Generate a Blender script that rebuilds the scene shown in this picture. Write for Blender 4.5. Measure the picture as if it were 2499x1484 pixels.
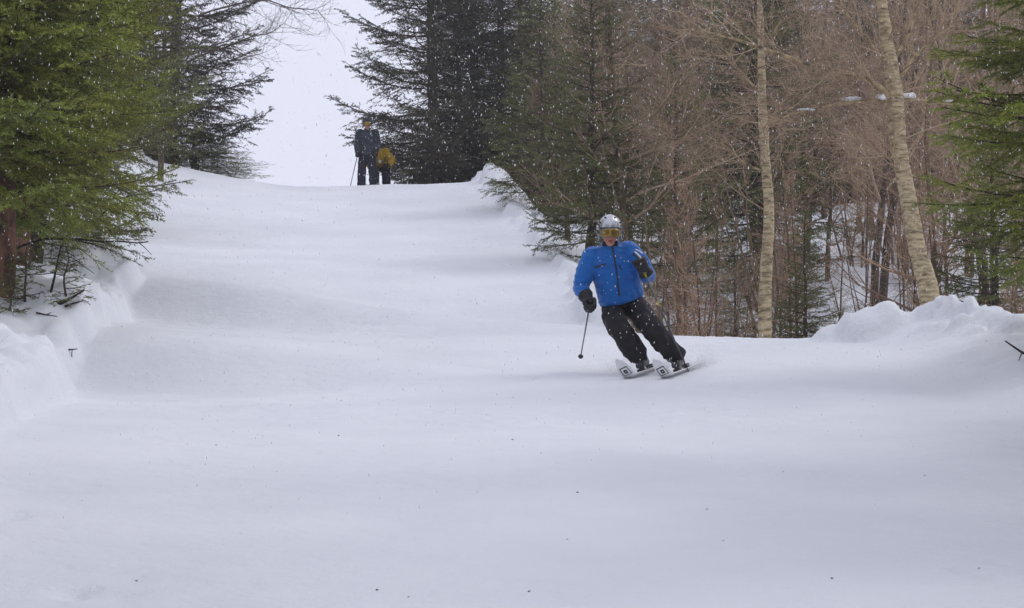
import bpy, bmesh, math, random
import numpy as np
from mathutils import Vector, Matrix
from mathutils.bvhtree import BVHTree

for o in list(bpy.data.objects):
    bpy.data.objects.remove(o)
SC = bpy.context.scene
COL = SC.collection
R = math.radians

# ------------------------------------------------------------------ camera
F = 5434.0                      # focal length in pixels of a 2498 x 1484 frame
PITCH = R(5.7)
CAMZ = 1.6
cam_d = bpy.data.cameras.new('camera')
cam_d.sensor_width = 36.0
cam_d.lens = 36.0 * F / 2498.0
cam_d.clip_start = 0.3
cam_d.clip_end = 2000.0
cam = bpy.data.objects.new('camera', cam_d)
COL.objects.link(cam)
cam.location = (0, 0, CAMZ)
cam.rotation_euler = (R(90) + PITCH, 0, 0)
SC.camera = cam

# ------------------------------------------------------------------ sky, sun, exposure
world = bpy.data.worlds.new('World')
SC.world = world
world.use_nodes = True
wn, wl = world.node_tree.nodes, world.node_tree.links
wn.clear()
sky = wn.new('ShaderNodeTexSky')
sky.sky_type = 'NISHITA'
sky.sun_disc = False
sky.sun_elevation = R(52)
sky.sun_rotation = R(72)
sky.dust_density = 6.0
cloud = wn.new('ShaderNodeMix')           # a closed cloud deck in front of the clear sky
cloud.data_type = 'RGBA'
cloud.inputs['Factor'].default_value = 0.93
cloud.inputs['B'].default_value = (9.2, 9.4, 11.1, 1)
bgd = wn.new('ShaderNodeBackground')
bgd.inputs['Strength'].default_value = 0.1
wout = wn.new('ShaderNodeOutputWorld')
wl.new(sky.outputs['Color'], cloud.inputs['A'])
wl.new(cloud.outputs['Result'], bgd.inputs['Color'])
wl.new(bgd.outputs['Background'], wout.inputs['Surface'])

sun_d = bpy.data.lights.new('sun', 'SUN')
sun_d.energy = 0.7
sun_d.angle = R(24)
sun_d.color = (1.0, 0.98, 0.95)
sun = bpy.data.objects.new('sun', sun_d)
COL.objects.link(sun)
# light comes from the right, a little from behind the crest
_e, _a = R(52), R(72)
_dir = Vector((math.sin(_a) * math.cos(_e), math.cos(_a) * math.cos(_e), math.sin(_e)))
sun.rotation_euler = (-_dir).to_track_quat('-Z', 'Y').to_euler()
sun.location = (20, 30, 40)

SC.view_settings.view_transform = 'Standard'
SC.view_settings.look = 'None'
SC.view_settings.exposure = 0.0
SC.view_settings.gamma = 1.0
SC.view_settings.use_curve_mapping = False
SC.cycles.use_denoising = True
SC.cycles.max_bounces = 6
SC.cycles.diffuse_bounces = 3
SC.cycles.volume_bounces = 0
SC.cycles.transparent_max_bounces = 8
SC.cycles.use_adaptive_sampling = True
SC.cycles.adaptive_threshold = 0.02


def at(u, v, Y):
    """World point seen at frame position (u, v) at forward distance Y."""
    a = math.tan(PITCH + math.atan((742 - v) / F))
    z = CAMZ + Y * a
    dep = Y * math.cos(PITCH) + (z - CAMZ) * math.sin(PITCH)
    return Vector(((u - 1249) / F * dep, Y, z))


def ux(u, Y):
    return (u - 1249) / F * Y * 1.012


# ------------------------------------------------------------------ numeric helpers
def _hash(ix, iy, s):
    h = (ix.astype(np.int64) * 374761393 + iy.astype(np.int64) * 668265263 + s * 974634777) & 0xFFFFFFFF
    h = ((h ^ (h >> 13)) * 1274126177) & 0xFFFFFFFF
    h = h ^ (h >> 16)
    return (h & 0xFFFF) / 65535.0


def vnoise(x, y, s=0):
    x = np.asarray(x, float); y = np.asarray(y, float)
    ix = np.floor(x); iy = np.floor(y)
    fx = x - ix; fy = y - iy
    fx = fx * fx * fx * (fx * (fx * 6 - 15) + 10); fy = fy * fy * fy * (fy * (fy * 6 - 15) + 10)
    a = _hash(ix, iy, s); b = _hash(ix + 1, iy, s); c = _hash(ix, iy + 1, s); d = _hash(ix + 1, iy + 1, s)
    return (a + (b - a) * fx) * (1 - fy) + (c + (d - c) * fx) * fy - 0.5


def fbm(x, y, s=0, oct=4, gain=0.5):
    t = 0; a = 1.0
    for k in range(oct):
        t = t + a * vnoise(x * 2 ** k + 17.3 * k, y * 2 ** k - 9.1 * k, s + k)
        a *= gain
    return t


def worley(x, y, s=0):
    ix = np.floor(x); iy = np.floor(y)
    best = np.full(np.shape(x), 9.0)
    for dx in (-1, 0, 1):
        for dy in (-1, 0, 1):
            px = ix + dx + _hash(ix + dx, iy + dy, s)
            py = iy + dy + _hash(ix + dx, iy + dy, s + 5)
            best = np.minimum(best, (px - x) ** 2 + (py - y) ** 2)
    return np.sqrt(best)


def sstep(a, b, x):
    t = np.clip((np.asarray(x, float) - a) / (b - a), 0, 1)
    return t * t * (3 - 2 * t)


def smooth_interp(xs, ys):
    xs = np.array(xs, float); ys = np.array(ys, float)
    h = np.diff(xs); d = np.diff(ys) / h
    m = np.empty(len(xs)); m[0] = d[0]; m[-1] = d[-1]
    for i in range(1, len(xs) - 1):
        if d[i - 1] * d[i] <= 0:
            m[i] = 0
        else:
            w1 = 2 * h[i] + h[i - 1]; w2 = h[i] + 2 * h[i - 1]
            m[i] = (w1 + w2) / (w1 / d[i - 1] + w2 / d[i])
    def f(x):
        x = np.asarray(x, float)
        k = np.clip(np.searchsorted(xs, x) - 1, 0, len(xs) - 2)
        t = (x - xs[k]) / h[k]
        t2, t3 = t * t, t * t * t
        return ((2 * t3 - 3 * t2 + 1) * ys[k] + (t3 - 2 * t2 + t) * h[k] * m[k]
                + (-2 * t3 + 3 * t2) * ys[k + 1] + (t3 - t2) * h[k] * m[k + 1])
    return f


# ------------------------------------------------------------------ object helpers
def tag(o, label=None, cat=None, group=None, kind=None):
    if label: o['label'] = label
    if cat: o['category'] = cat
    if group: o['group'] = group
    if kind: o['kind'] = kind
    return o


def empty(name, loc=(0, 0, 0), rz=0.0, s=1.0):
    e = bpy.data.objects.new(name, None)
    e.empty_display_size = 0.2
    COL.objects.link(e)
    e.location = loc
    e.rotation_euler = (0, 0, rz)
    e.scale = (s, s, s)
    return e


def link(name, me, parent=None):
    o = bpy.data.objects.new(name, me)
    COL.objects.link(o)
    if parent is not None:
        o.parent = parent
    return o


def np_mesh(name, verts, quads=None, tris=None, mats=(), qmat=None, tmat=None, smooth=True, attr=None):
    me = bpy.data.meshes.new(name)
    verts = np.ascontiguousarray(verts, np.float32).reshape(-1, 3)
    me.vertices.add(len(verts))
    me.vertices.foreach_set('co', verts.ravel())
    parts, tot, mi = [], [], []
    if quads is not None and len(quads):
        q = np.asarray(quads, np.int32).reshape(-1, 4)
        parts.append(q.ravel()); tot.append(np.full(len(q), 4, np.int32))
        mi.append(np.zeros(len(q), np.int32) if qmat is None else np.asarray(qmat, np.int32) + np.zeros(len(q), np.int32))
    if tris is not None and len(tris):
        t = np.asarray(tris, np.int32).reshape(-1, 3)
        parts.append(t.ravel()); tot.append(np.full(len(t), 3, np.int32))
        mi.append(np.zeros(len(t), np.int32) if tmat is None else np.asarray(tmat, np.int32) + np.zeros(len(t), np.int32))
    loops = np.concatenate(parts); tot = np.concatenate(tot); mi = np.concatenate(mi)
    me.loops.add(len(loops))
    me.loops.foreach_set('vertex_index', loops)
    me.polygons.add(len(tot))
    start = np.concatenate([[0], np.cumsum(tot)[:-1]]).astype(np.int32)
    me.polygons.foreach_set('loop_start', start)
    me.polygons.foreach_set('loop_total', tot)
    me.polygons.foreach_set('material_index', mi)
    me.polygons.foreach_set('use_smooth', np.full(len(tot), smooth, bool))
    for m in mats:
        me.materials.append(m)
    if attr is not None:
        a = me.attributes.new('tint', 'FLOAT', 'POINT')
        a.data.foreach_set('value', np.asarray(attr, np.float32))
    me.update(calc_edges=True)
    me.validate()
    return me


def prisms(P0, P1, R0, R1, n=3):
    """Vectorised tapered prisms; returns verts, quads."""
    P0 = np.asarray(P0, float); P1 = np.asarray(P1, float)
    R0 = np.asarray(R0, float); R1 = np.asarray(R1, float)
    d = P1 - P0
    L = np.linalg.norm(d, axis=1, keepdims=True) + 1e-9
    d = d / L
    ref = np.where(np.abs(d[:, 2:3]) > 0.9, np.array([[1.0, 0, 0]]), np.array([[0, 0, 1.0]]))
    a = np.cross(d, ref); a /= np.linalg.norm(a, axis=1, keepdims=True) + 1e-9
    b = np.cross(d, a)
    ang = np.arange(n) * 2 * math.pi / n
    ca, sa = np.cos(ang)[None, :, None], np.sin(ang)[None, :, None]
    ring = a[:, None, :] * ca + b[:, None, :] * sa
    V0 = P0[:, None, :] + ring * R0[:, None, None]
    V1 = P1[:, None, :] + ring * R1[:, None, None]
    verts = np.concatenate([V0, V1], axis=1).reshape(-1, 3)
    N = len(P0)
    k = np.arange(n); k2 = (k + 1) % n
    q = np.stack([k, k2, k2 + n, k + n], axis=1)[None] + (np.arange(N) * 2 * n)[:, None, None]
    return verts, q.reshape(-1, 4)


def blades(P, D, L, W, rng):
    """Thin needle triangles starting at P along D."""
    D = D / (np.linalg.norm(D, axis=1, keepdims=True) + 1e-9)
    rnd = rng.normal(size=D.shape)
    S = np.cross(D, rnd); S /= np.linalg.norm(S, axis=1, keepdims=True) + 1e-9
    W = np.asarray(W)[:, None]; L = np.asarray(L)[:, None]
    a = P - S * W * 0.5; b = P + S * W * 0.5; c = P + D * L
    v = np.stack([a, b, c], axis=1).reshape(-1, 3)
    t = np.arange(len(P) * 3).reshape(-1, 3)
    return v, t


def tube_mesh(name, pts, radii, n=10, mats=(), wob=0.0, seed=0, cap=True):
    """One continuous tapered tube along a polyline."""
    rng = np.random.default_rng(seed)
    pts = np.asarray(pts, float); radii = np.asarray(radii, float)
    m = len(pts)
    tan = np.gradient(pts, axis=0)
    tan /= np.linalg.norm(tan, axis=1, keepdims=True) + 1e-9
    ref = np.array([1.0, 0, 0]) if abs(tan[:, 2]).mean() > 0.6 else np.array([0, 0, 1.0])
    a = np.cross(tan, ref); a /= np.linalg.norm(a, axis=1, keepdims=True) + 1e-9
    b = np.cross(tan, a)
    ang = np.arange(n) * 2 * math.pi / n
    rr = radii[:, None] * (1 + wob * rng.normal(size=(m, n)))
    V = pts[:, None, :] + (a[:, None, :] * np.cos(ang)[None, :, None] + b[:, None, :] * np.sin(ang)[None, :, None]) * rr[:, :, None]
    verts = V.reshape(-1, 3)
    q = []
    for i in range(m - 1):
        for k in range(n):
            k2 = (k + 1) % n
            q.append((i * n + k, i * n + k2, (i + 1) * n + k2, (i + 1) * n + k))
    t = []
    if cap:
        verts = np.vstack([verts, pts[:1], pts[-1:]])
        c0, c1 = m * n, m * n + 1
        for k in range(n):
            k2 = (k + 1) % n
            t.append((c0, k2, k)); t.append((c1, (m - 1) * n + k, (m - 1) * n + k2))
    return np_mesh(name, verts, q, t, mats)


# ------------------------------------------------------------------ materials
def mat(name, col, rough=0.7, metal=0.0, spec=0.3, noise=None, bump=None, attr=False, rnd=0.0, sss=0.0, coord='Object', sheen=0.0):
    """noise=(scale, colour2, low, high[, stretch]); bump=(scale, strength, distance)."""
    m = bpy.data.materials.new(name)
    m.use_nodes = True
    n, l = m.node_tree.nodes, m.node_tree.links
    p = n['Principled BSDF']
    p.inputs['Roughness'].default_value = rough
    p.inputs['Metallic'].default_value = metal
    p.inputs['Specular IOR Level'].default_value = spec
    p.inputs['Base Color'].default_value = (*col, 1)
    if sheen:
        p.inputs['Sheen Weight'].default_value = sheen
    tc = n.new('ShaderNodeTexCoord')
    src = None
    if noise:
        mp = n.new('ShaderNodeMapping')
        mp.inputs['Scale'].default_value = noise[4] if len(noise) > 4 else (1, 1, 1)
        l.new(tc.outputs[coord], mp.inputs['Vector'])
        nt = n.new('ShaderNodeTexNoise')
        nt.inputs['Scale'].default_value = noise[0]
        nt.inputs['Detail'].default_value = 6
        nt.inputs['Roughness'].default_value = 0.65
        l.new(mp.outputs['Vector'], nt.inputs['Vector'])
        rp = n.new('ShaderNodeMapRange')
        rp.inputs['From Min'].default_value = noise[2]
        rp.inputs['From Max'].default_value = noise[3]
        l.new(nt.outputs['Fac'], rp.inputs['Value'])
        mx = n.new('ShaderNodeMix'); mx.data_type = 'RGBA'
        mx.inputs['A'].default_value = (*col, 1)
        mx.inputs['B'].default_value = (*noise[1], 1)
        l.new(rp.outputs['Result'], mx.inputs['Factor'])
        src = mx.outputs['Result']
    if attr or rnd:
        hs = n.new('ShaderNodeHueSaturation')
        if src: l.new(src, hs.inputs['Color'])
        else: hs.inputs['Color'].default_value = (*col, 1)
        val = None
        if attr:
            an = n.new('ShaderNodeAttribute'); an.attribute_name = 'tint'
            r1 = n.new('ShaderNodeMapRange')
            r1.inputs['To Min'].default_value = 0.55; r1.inputs['To Max'].default_value = 1.5
            l.new(an.outputs['Fac'], r1.inputs['Value']); val = r1.outputs['Result']
            r2 = n.new('ShaderNodeMapRange')
            r2.inputs['To Min'].default_value = 0.485; r2.inputs['To Max'].default_value = 0.515
            l.new(an.outputs['Fac'], r2.inputs['Value']); l.new(r2.outputs['Result'], hs.inputs['Hue'])
        if rnd:
            oi = n.new('ShaderNodeObjectInfo')
            r3 = n.new('ShaderNodeMapRange')
            r3.inputs['To Min'].default_value = 1 - rnd; r3.inputs['To Max'].default_value = 1 + rnd
            l.new(oi.outputs['Random'], r3.inputs['Value'])
            if val is None: val = r3.outputs['Result']
            else:
                mm = n.new('ShaderNodeMath'); mm.operation = 'MULTIPLY'
                l.new(val, mm.inputs[0]); l.new(r3.outputs['Result'], mm.inputs[1]); val = mm.outputs['Value']
        l.new(val, hs.inputs['Value'])
        src = hs.outputs['Color']
    if src: l.new(src, p.inputs['Base Color'])
    if bump:
        nb = n.new('ShaderNodeTexNoise')
        nb.inputs['Scale'].default_value = bump[0]; nb.inputs['Detail'].default_value = 5
        l.new(tc.outputs[coord], nb.inputs['Vector'])
        bn = n.new('ShaderNodeBump')
        bn.inputs['Strength'].default_value = bump[1]; bn.inputs['Distance'].default_value = bump[2]
        l.new(nb.outputs['Fac'], bn.inputs['Height'])
        l.new(bn.outputs['Normal'], p.inputs['Normal'])
    if sss:
        p.inputs['Subsurface Weight'].default_value = sss
        p.inputs['Subsurface Radius'].default_value = (0.02, 0.02, 0.025)
    return m


M = {}
M['needle_bright'] = mat('needle_bright', (0.275, 0.29, 0.05), 0.6, attr=True, rnd=0.12, noise=(1.1, (0.155, 0.19, 0.045), 0.4, 0.65))
M['needle'] = mat('needle', (0.18, 0.205, 0.06), 0.6, attr=True, rnd=0.2, noise=(0.9, (0.165, 0.15, 0.07), 0.45, 0.7))
M['needle_dark'] = mat('needle_dark', (0.075, 0.078, 0.045), 0.65, attr=True, rnd=0.2, noise=(0.9, (0.10, 0.085, 0.055), 0.45, 0.7))
M['bark'] = mat('bark', (0.105, 0.078, 0.058), 0.9, noise=(14, (0.05, 0.04, 0.033), 0.4, 0.65, (1, 1, 0.3)), bump=(30, 0.6, 0.02))
M['bark_red'] = mat('bark_red', (0.26, 0.135, 0.09), 0.9, noise=(10, (0.07, 0.045, 0.035), 0.4, 0.65, (1, 1, 0.3)), bump=(30, 0.6, 0.02))
M['bark_tan'] = mat('bark_tan', (0.20, 0.145, 0.090), 0.85, noise=(9, (0.085, 0.062, 0.045), 0.42, 0.62, (1, 1, 0.25)), bump=(25, 0.5, 0.02), rnd=0.15)
M['birch'] = mat('birch', (0.54, 0.44, 0.27), 0.8, noise=(9, (0.16, 0.115, 0.065), 0.42, 0.64, (0.8, 0.8, 3.2)), bump=(28, 0.6, 0.015))
M['birch_limb'] = mat('birch_limb', (0.46, 0.35, 0.19), 0.8, noise=(9, (0.11, 0.08, 0.055), 0.42, 0.62))
M['twig'] = mat('twig', (0.345, 0.25, 0.17), 0.85, attr=True, rnd=0.22)
M['twig_red'] = mat('twig_red', (0.375, 0.25, 0.175), 0.85, attr=True, rnd=0.2)
M['twig_dark'] = mat('twig_dark', (0.095, 0.07, 0.055), 0.85, attr=True)
M['stick'] = mat('stick', (0.035, 0.026, 0.027), 0.9, bump=(60, 0.4, 0.005))
M['snow_cap'] = mat('snow_cap', (0.86, 0.87, 0.90), 0.6, bump=(40, 0.3, 0.01))


def snow_material():
    m = bpy.data.materials.new('snow')
    m.use_nodes = True
    n, l = m.node_tree.nodes, m.node_tree.links
    p = n['Principled BSDF']
    p.inputs['Roughness'].default_value = 0.62
    p.inputs['Specular IOR Level'].default_value = 0.25
    tc = n.new('ShaderNodeTexCoord')
    big = n.new('ShaderNodeTexNoise'); big.inputs['Scale'].default_value = 0.55; big.inputs['Detail'].default_value = 5
    l.new(tc.outputs['Object'], big.inputs['Vector'])
    mx = n.new('ShaderNodeMix'); mx.data_type = 'RGBA'
    mx.inputs['A'].default_value = (0.73, 0.75, 0.785, 1)
    mx.inputs['B'].default_value = (0.81, 0.825, 0.855, 1)
    rp = n.new('ShaderNodeMapRange'); rp.inputs['From Min'].default_value = 0.35; rp.inputs['From Max'].default_value = 0.65
    l.new(big.outputs['Fac'], rp.inputs['Value']); l.new(rp.outputs['Result'], mx.inputs['Factor'])
    # needle litter and dirt frozen into the snow
    dv = n.new('ShaderNodeTexNoise'); dv.inputs['Scale'].default_value = 26; dv.inputs['Detail'].default_value = 3
    l.new(tc.outputs['Object'], dv.inputs['Vector'])
    dr = n.new('ShaderNodeMapRange'); dr.inputs['From Min'].default_value = 0.70; dr.inputs['From Max'].default_value = 0.78
    dr.inputs['To Max'].default_value = 0.22
    l.new(dv.outputs['Fac'], dr.inputs['Value'])
    mx2 = n.new('ShaderNodeMix'); mx2.data_type = 'RGBA'
    mx2.inputs['B'].default_value = (0.30, 0.26, 0.23, 1)
    l.new(mx.outputs['Result'], mx2.inputs['A']); l.new(dr.outputs['Result'], mx2.inputs['Factor'])
    l.new(mx2.outputs['Result'], p.inputs['Base Color'])
    b1 = n.new('ShaderNodeTexNoise'); b1.inputs['Scale'].default_value = 5; b1.inputs['Detail'].default_value = 6
    b1.inputs['Roughness'].default_value = 0.62
    l.new(tc.outputs['Object'], b1.inputs['Vector'])
    bn1 = n.new('ShaderNodeBump'); bn1.inputs['Strength'].default_value = 0.55; bn1.inputs['Distance'].default_value = 0.045
    l.new(b1.outputs['Fac'], bn1.inputs['Height'])
    b2 = n.new('ShaderNodeTexNoise'); b2.inputs['Scale'].default_value = 90; b2.inputs['Detail'].default_value = 3
    l.new(tc.outputs['Object'], b2.inputs['Vector'])
    bn2 = n.new('ShaderNodeBump'); bn2.inputs['Strength'].default_value = 0.30; bn2.inputs['Distance'].default_value = 0.006
    l.new(b2.outputs['Fac'], bn2.inputs['Height']); l.new(bn1.outputs['Normal'], bn2.inputs['Normal'])
    l.new(bn2.outputs['Normal'], p.inputs['Normal'])
    p.inputs['Subsurface Weight'].default_value = 0.0
    return m


M['snow'] = snow_material()

# ------------------------------------------------------------------ terrain
base_prof = smooth_interp(
    [-60, 0, 8, 14, 19, 22, 25, 28, 31, 35, 40, 45, 48, 50.3, 52.0, 55, 60, 80, 120, 260],
    [-7, 0, 1.05, 1.92, 2.65, 3.10, 3.62, 4.14, 4.75, 5.70, 6.85, 8.05, 8.80, 9.30, 9.42, 9.38, 9.15, 8.6, 7.5, 2.0])
left_edge = smooth_interp([-60, 8, 13, 15.6, 18, 20.5, 23, 26, 30, 33, 37, 42, 48, 52, 60, 120],
                          [-3.4, -3.3, -3.45, -3.6, -3.75, -4.1, -4.45, -4.75, -5.25, -5.75, -6.5, -7.0, -8.0, -8.8, -9.5, -12])
right_edge = smooth_interp([-60, 10, 18, 21, 24, 24.9, 25.5, 26.2, 27.6, 29.5, 33, 37, 40, 45, 50, 53, 60, 120],
                           [5.2, 5.0, 4.7, 4.65, 4.75, 4.3, 2.8, 1.6, 1.05, 0.90, 0.80, 0.50, 0.25, -0.25, -0.75, -1.0, 0.0, 4])
# rounded heaps pushed up by the groomer: x, y, radius x, radius y, height
HEAPS = [(ux(2108, 25.0), 25.0, .33, .30, .21), (ux(2185, 25.1), 25.1, .24, .25, .10), (ux(2020, 25.1), 25.1, .16, .2, .13), (ux(2055, 25.1), 25.1, .08, .1, .05),
         (ux(2265, 25.0), 25.0, .17, .2, .13), (ux(2300, 24.8), 24.8, .16, .2, .12), (ux(2340, 24.7), 24.7, .19, .22, .16), (ux(2375, 24.5), 24.5, .14, .2, .12),
         (ux(2330, 24.0), 24.0, .16, .16, .10), (ux(2400, 24.1), 24.1, .2, .2, .12), (ux(2290, 24.3), 24.3, .12, .14, .07), (ux(2250, 24.5), 24.5, .10, .12, .05),
         (ux(2440, 23.6), 23.6, .18, .2, .10), (ux(2370, 23.5), 23.5, .12, .12, .06), (ux(2480, 23.0), 23.0, .2, .2, .12),
         (ux(1245, 49.4), 49.4, .55, .5, .28), (ux(1193, 49.3), 49.3, .20, .25, .16), (ux(1300, 49.0), 49.0, .45, .5, .22), (ux(350, 49.2), 49.2, .25, .3, .10)]


def terrain(x, y):
    x = np.asarray(x, float); y = np.asarray(y, float)
    z = base_prof(y)
    # the trail is dished, its left side lifts towards the crest
    cx = 0.5 * (left_edge(y) + right_edge(y)); hw = 0.5 * (right_edge(y) - left_edge(y))
    q = np.clip((x - cx) / hw, -1.3, 1.3)
    top = sstep(38, 52, y)
    z = z + top * (0.75 * np.clip(-q - 0.05, 0, 1.2) ** 1.4 + 0.12 * np.clip(q - 0.1, 0, 1.2))
    z = z + 0.08 * (1 - top) * np.clip(-q, 0, 1.3) ** 3
    # two water bars that cross the trail diagonally: bench, then a short steeper face
    yb1 = 27.6 - 0.62 * (x - 1.0)
    a1 = 0.20 * (1 - 0.75 * sstep(-4.5, 0.2, x)) * sstep(8.0, 3.0, x)
    s1 = y - yb1
    z = z + a1 * (sstep(-1.6, 0.1, s1) - 0.5) * np.exp(-(s1 / 4.2) ** 2) * 2.6
    yb2 = 23.3 - 0.36 * (x + 4.0)
    a2 = 0.20 * (1 - sstep(-4.2, 0.4, x))
    s2 = y - yb2
    z = z + a2 * (sstep(-1.5, 0.2, s2) - 0.5) * np.exp(-(s2 / 3.6) ** 2) * 2.6
    # knoll under the skier with a hollow behind it
    z = z + 0.10 * np.exp(-((y - 25.0 + 0.25 * (x - 2)) / 1.7) ** 2) * sstep(-1.5, 2.0, x)
    z = z - 0.42 * np.exp(-((s1 - 1.7) / 1.3) ** 2) * sstep(-4.5, 0.2, x)
    # off the trail on the right: berm, then the hollow of the wood
    sr = x - right_edge(y)
    n1 = fbm(x * 1.3, y * 1.3, 11)
    n2 = fbm(x * 3.1, y * 3.1, 21, 3)
    upper = sstep(28.0, 30.5, y)
    low = 1 - upper
    woods = sstep(-0.1, 1.5, sr) * sstep(24.6, 26.2, y)
    deep = smooth_interp([20, 26, 29, 34, 42, 50, 60, 75, 110, 260], [0, -0.5, -1.25, -1.45, -1.15, -1.1, 0.6, 3.2, 9.0, 24.0])(np.clip(y, 20, 260))
    z = z + woods * (deep + 0.25 * n1)
    bh_up = (0.20 * np.exp(-((sr - 0.7) / 0.6) ** 2) * (1 + 0.9 * n1) + 0.20 * sstep(0.0, 0.14, sr + 0.3 * n2) * sstep(2.0, 0.6, sr)) * upper * (1 - sstep(51, 54, y))
    bh_lo = 0.27 * sstep(-0.9, 0.5, sr) * (1 - sstep(24.9, 26.0, y)) * sstep(15, 21.0, y) * (1 + 0.5 * n1) * sstep(3.2, 4.6, x)
    z = z + bh_up + bh_lo
    # left bank with a crumbled edge
    sl = left_edge(y) + 0.30 * fbm(x * 0.6 + 3, y * 0.9, 33, 4) + 0.10 * fbm(x * 3, y * 3, 35, 2) - x
    bank = sstep(-0.03, 0.16 + 0.12 * n2, sl)
    z = z + bank * (0.36 + 0.16 * n1 + 0.08 * n2) * (1 - 0.4 * top) + np.clip(sl, 0, 6) * (0.10 + 0.06 * n1) * sstep(-3, 14, y)
    z = z + np.clip(sl - 1.0, 0, 80) * 0.06 * (1 - sstep(44, 53, y) * 2.2)
    z = z + np.clip(sr - 3.0, 0, 80) * 0.05 * sstep(30, 45, y)
    for hx, hy, hrx, hry, hh in HEAPS:
        m = (np.abs(x - hx) < hrx * 1.6) & (np.abs(y - hy) < hry * 1.6)
        if not np.any(m): continue
        dd = np.sqrt(((x - hx) / hrx) ** 2 + ((y - hy) / hry) ** 2) * (1 + 0.45 * fbm(x * 2.2 / hrx * .3 + hx, y * 2.2 / hry * .3, 71, 3))
        z = z + hh * np.sqrt(np.clip(1 - dd * dd, 0, 1))
    # clods on banks
    onbank = np.clip(bank * sstep(1.9, 0.0, sl) + sstep(-0.2, 0.5, sr) * sstep(2.0, 0.6, sr) * (upper * 0.5 + low * sstep(18, 20, y) * sstep(3.4, 4.4, x)), 0, 1)
    w = worley(x * 2.6, y * 2.0, 7)
    z = z + onbank * 0.20 * (0.36 - w * w) * (0.4 + 1.2 * np.clip(n1 + 0.4, 0, 1)) * np.where(x < 0, 0.75, 0.55)
    w2 = worley(x * 6.0 + 0.5 * n2, y * 5.0 + 0.5 * n1, 8)
    z = z + onbank * np.where(x < 0, 0.10, 0.055) * (0.36 - w2 * w2)
    # the groomed surface itself: broad swells, faint scuffs
    z = z + 0.045 * fbm(x * 0.33, y * 0.22, 41, 3) + 0.020 * fbm(x * 1.5, y * 0.9, 45, 4)
    scuff = np.clip(fbm(x * 0.55, y * 0.45, 51, 2) - 0.12, 0, 1)
    z = z + 0.09 * scuff * (0.45 - worley(x * 8, y * 6.5, 52))
    # rim of crumbs on the crest
    rim = np.exp(-((y - 51.6) / 0.5) ** 2)
    z = z + rim * 0.05 * np.clip(fbm(x * 3.0, y * 3.0, 61, 3) + 0.1, 0, 1)
    # ski and boot dents
    for dx, dy, rx, ry, d in DENTS:
        z = z - d * np.exp(-((x - dx) / rx) ** 2 - ((y - dy) / ry) ** 2) + 0.35 * d * np.exp(-((x - dx) / (rx * 2)) ** 2 - ((y - dy - ry * 1.5) / (ry * 1.6)) ** 2)
    return z


def flat_point(u, v):
    """First hit of a view ray on the smooth trail (used to place dents and sticks)."""
    lo = None
    for Y in np.arange(8.0, 60.0, 0.02):
        p = at(u, v, Y)
        if float(terrain(p.x, p.y)) >= p.z:
            return p
    return at(u, v, 52)


DENTS = []
_d = []
for (u, v, rx, ry, d) in ((15, 1258, .10, .16, .05), (165, 1447, .06, .10, .04), (205, 1450, .05, .10, .045), (285, 1456, .055, .09, .045),
                          (2355, 1394, .055, .09, .04), (2375, 1386, .035, .07, .03), (2410, 1404, .045, .07, .03),
                          (1208, 903, .10, .10, .03), (1190, 900, .05, .08, .02), (350, 497, .22, .25, .06), (405, 503, .2, .2, .05),
                          (2230, 1105, .06, .1, .02), (1330, 690, .12, .2, .05), (1300, 640, .1, .2, .04), (2440, 985, .14, .16, .05),
                          (2360, 870, .1, .12, .05), (2420, 885, .1, .12, .05)):
    p = flat_point(u, v)
    _d.append((p.x, p.y, rx, ry, d))
DENTS = _d


def zt(x, y):
    return float(terrain(np.array([float(x)]), np.array([float(y)]))[0])


def build_ground():
    def lines(dense, outer):
        return np.unique(np.concatenate(dense + [np.array(outer, float)]))
    xs = lines([np.arange(-9, 7.5, 0.062)], np.concatenate([-9 - np.geomspace(0.2, 220, 40), 7.5 + np.geomspace(0.1, 240, 48)]))
    ys = lines([np.arange(7.5, 21, 0.045), np.arange(21, 31, 0.055), np.arange(31, 54, 0.10)],
               np.concatenate([7.5 - np.geomspace(0.2, 60, 20), 54 + np.geomspace(0.2, 200, 45)]))
    X, Y = np.meshgrid(xs, ys)
    Z = terrain(X, Y)
    v = np.stack([X, Y, Z], axis=-1).reshape(-1, 3)
    nx, ny = len(xs), len(ys)
    i = np.arange(nx - 1)[None, :] + (np.arange(ny - 1) * nx)[:, None]
    q = np.stack([i, i + 1, i + nx + 1, i + nx], axis=-1).reshape(-1, 4)
    o = link('ground', np_mesh('ground', v, q, mats=[M['snow']]))
    o['kind'] = 'structure'
    o['label'] = 'snow covered ski trail rolling down between the banks'
    return o


GROUND = build_ground()

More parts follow.
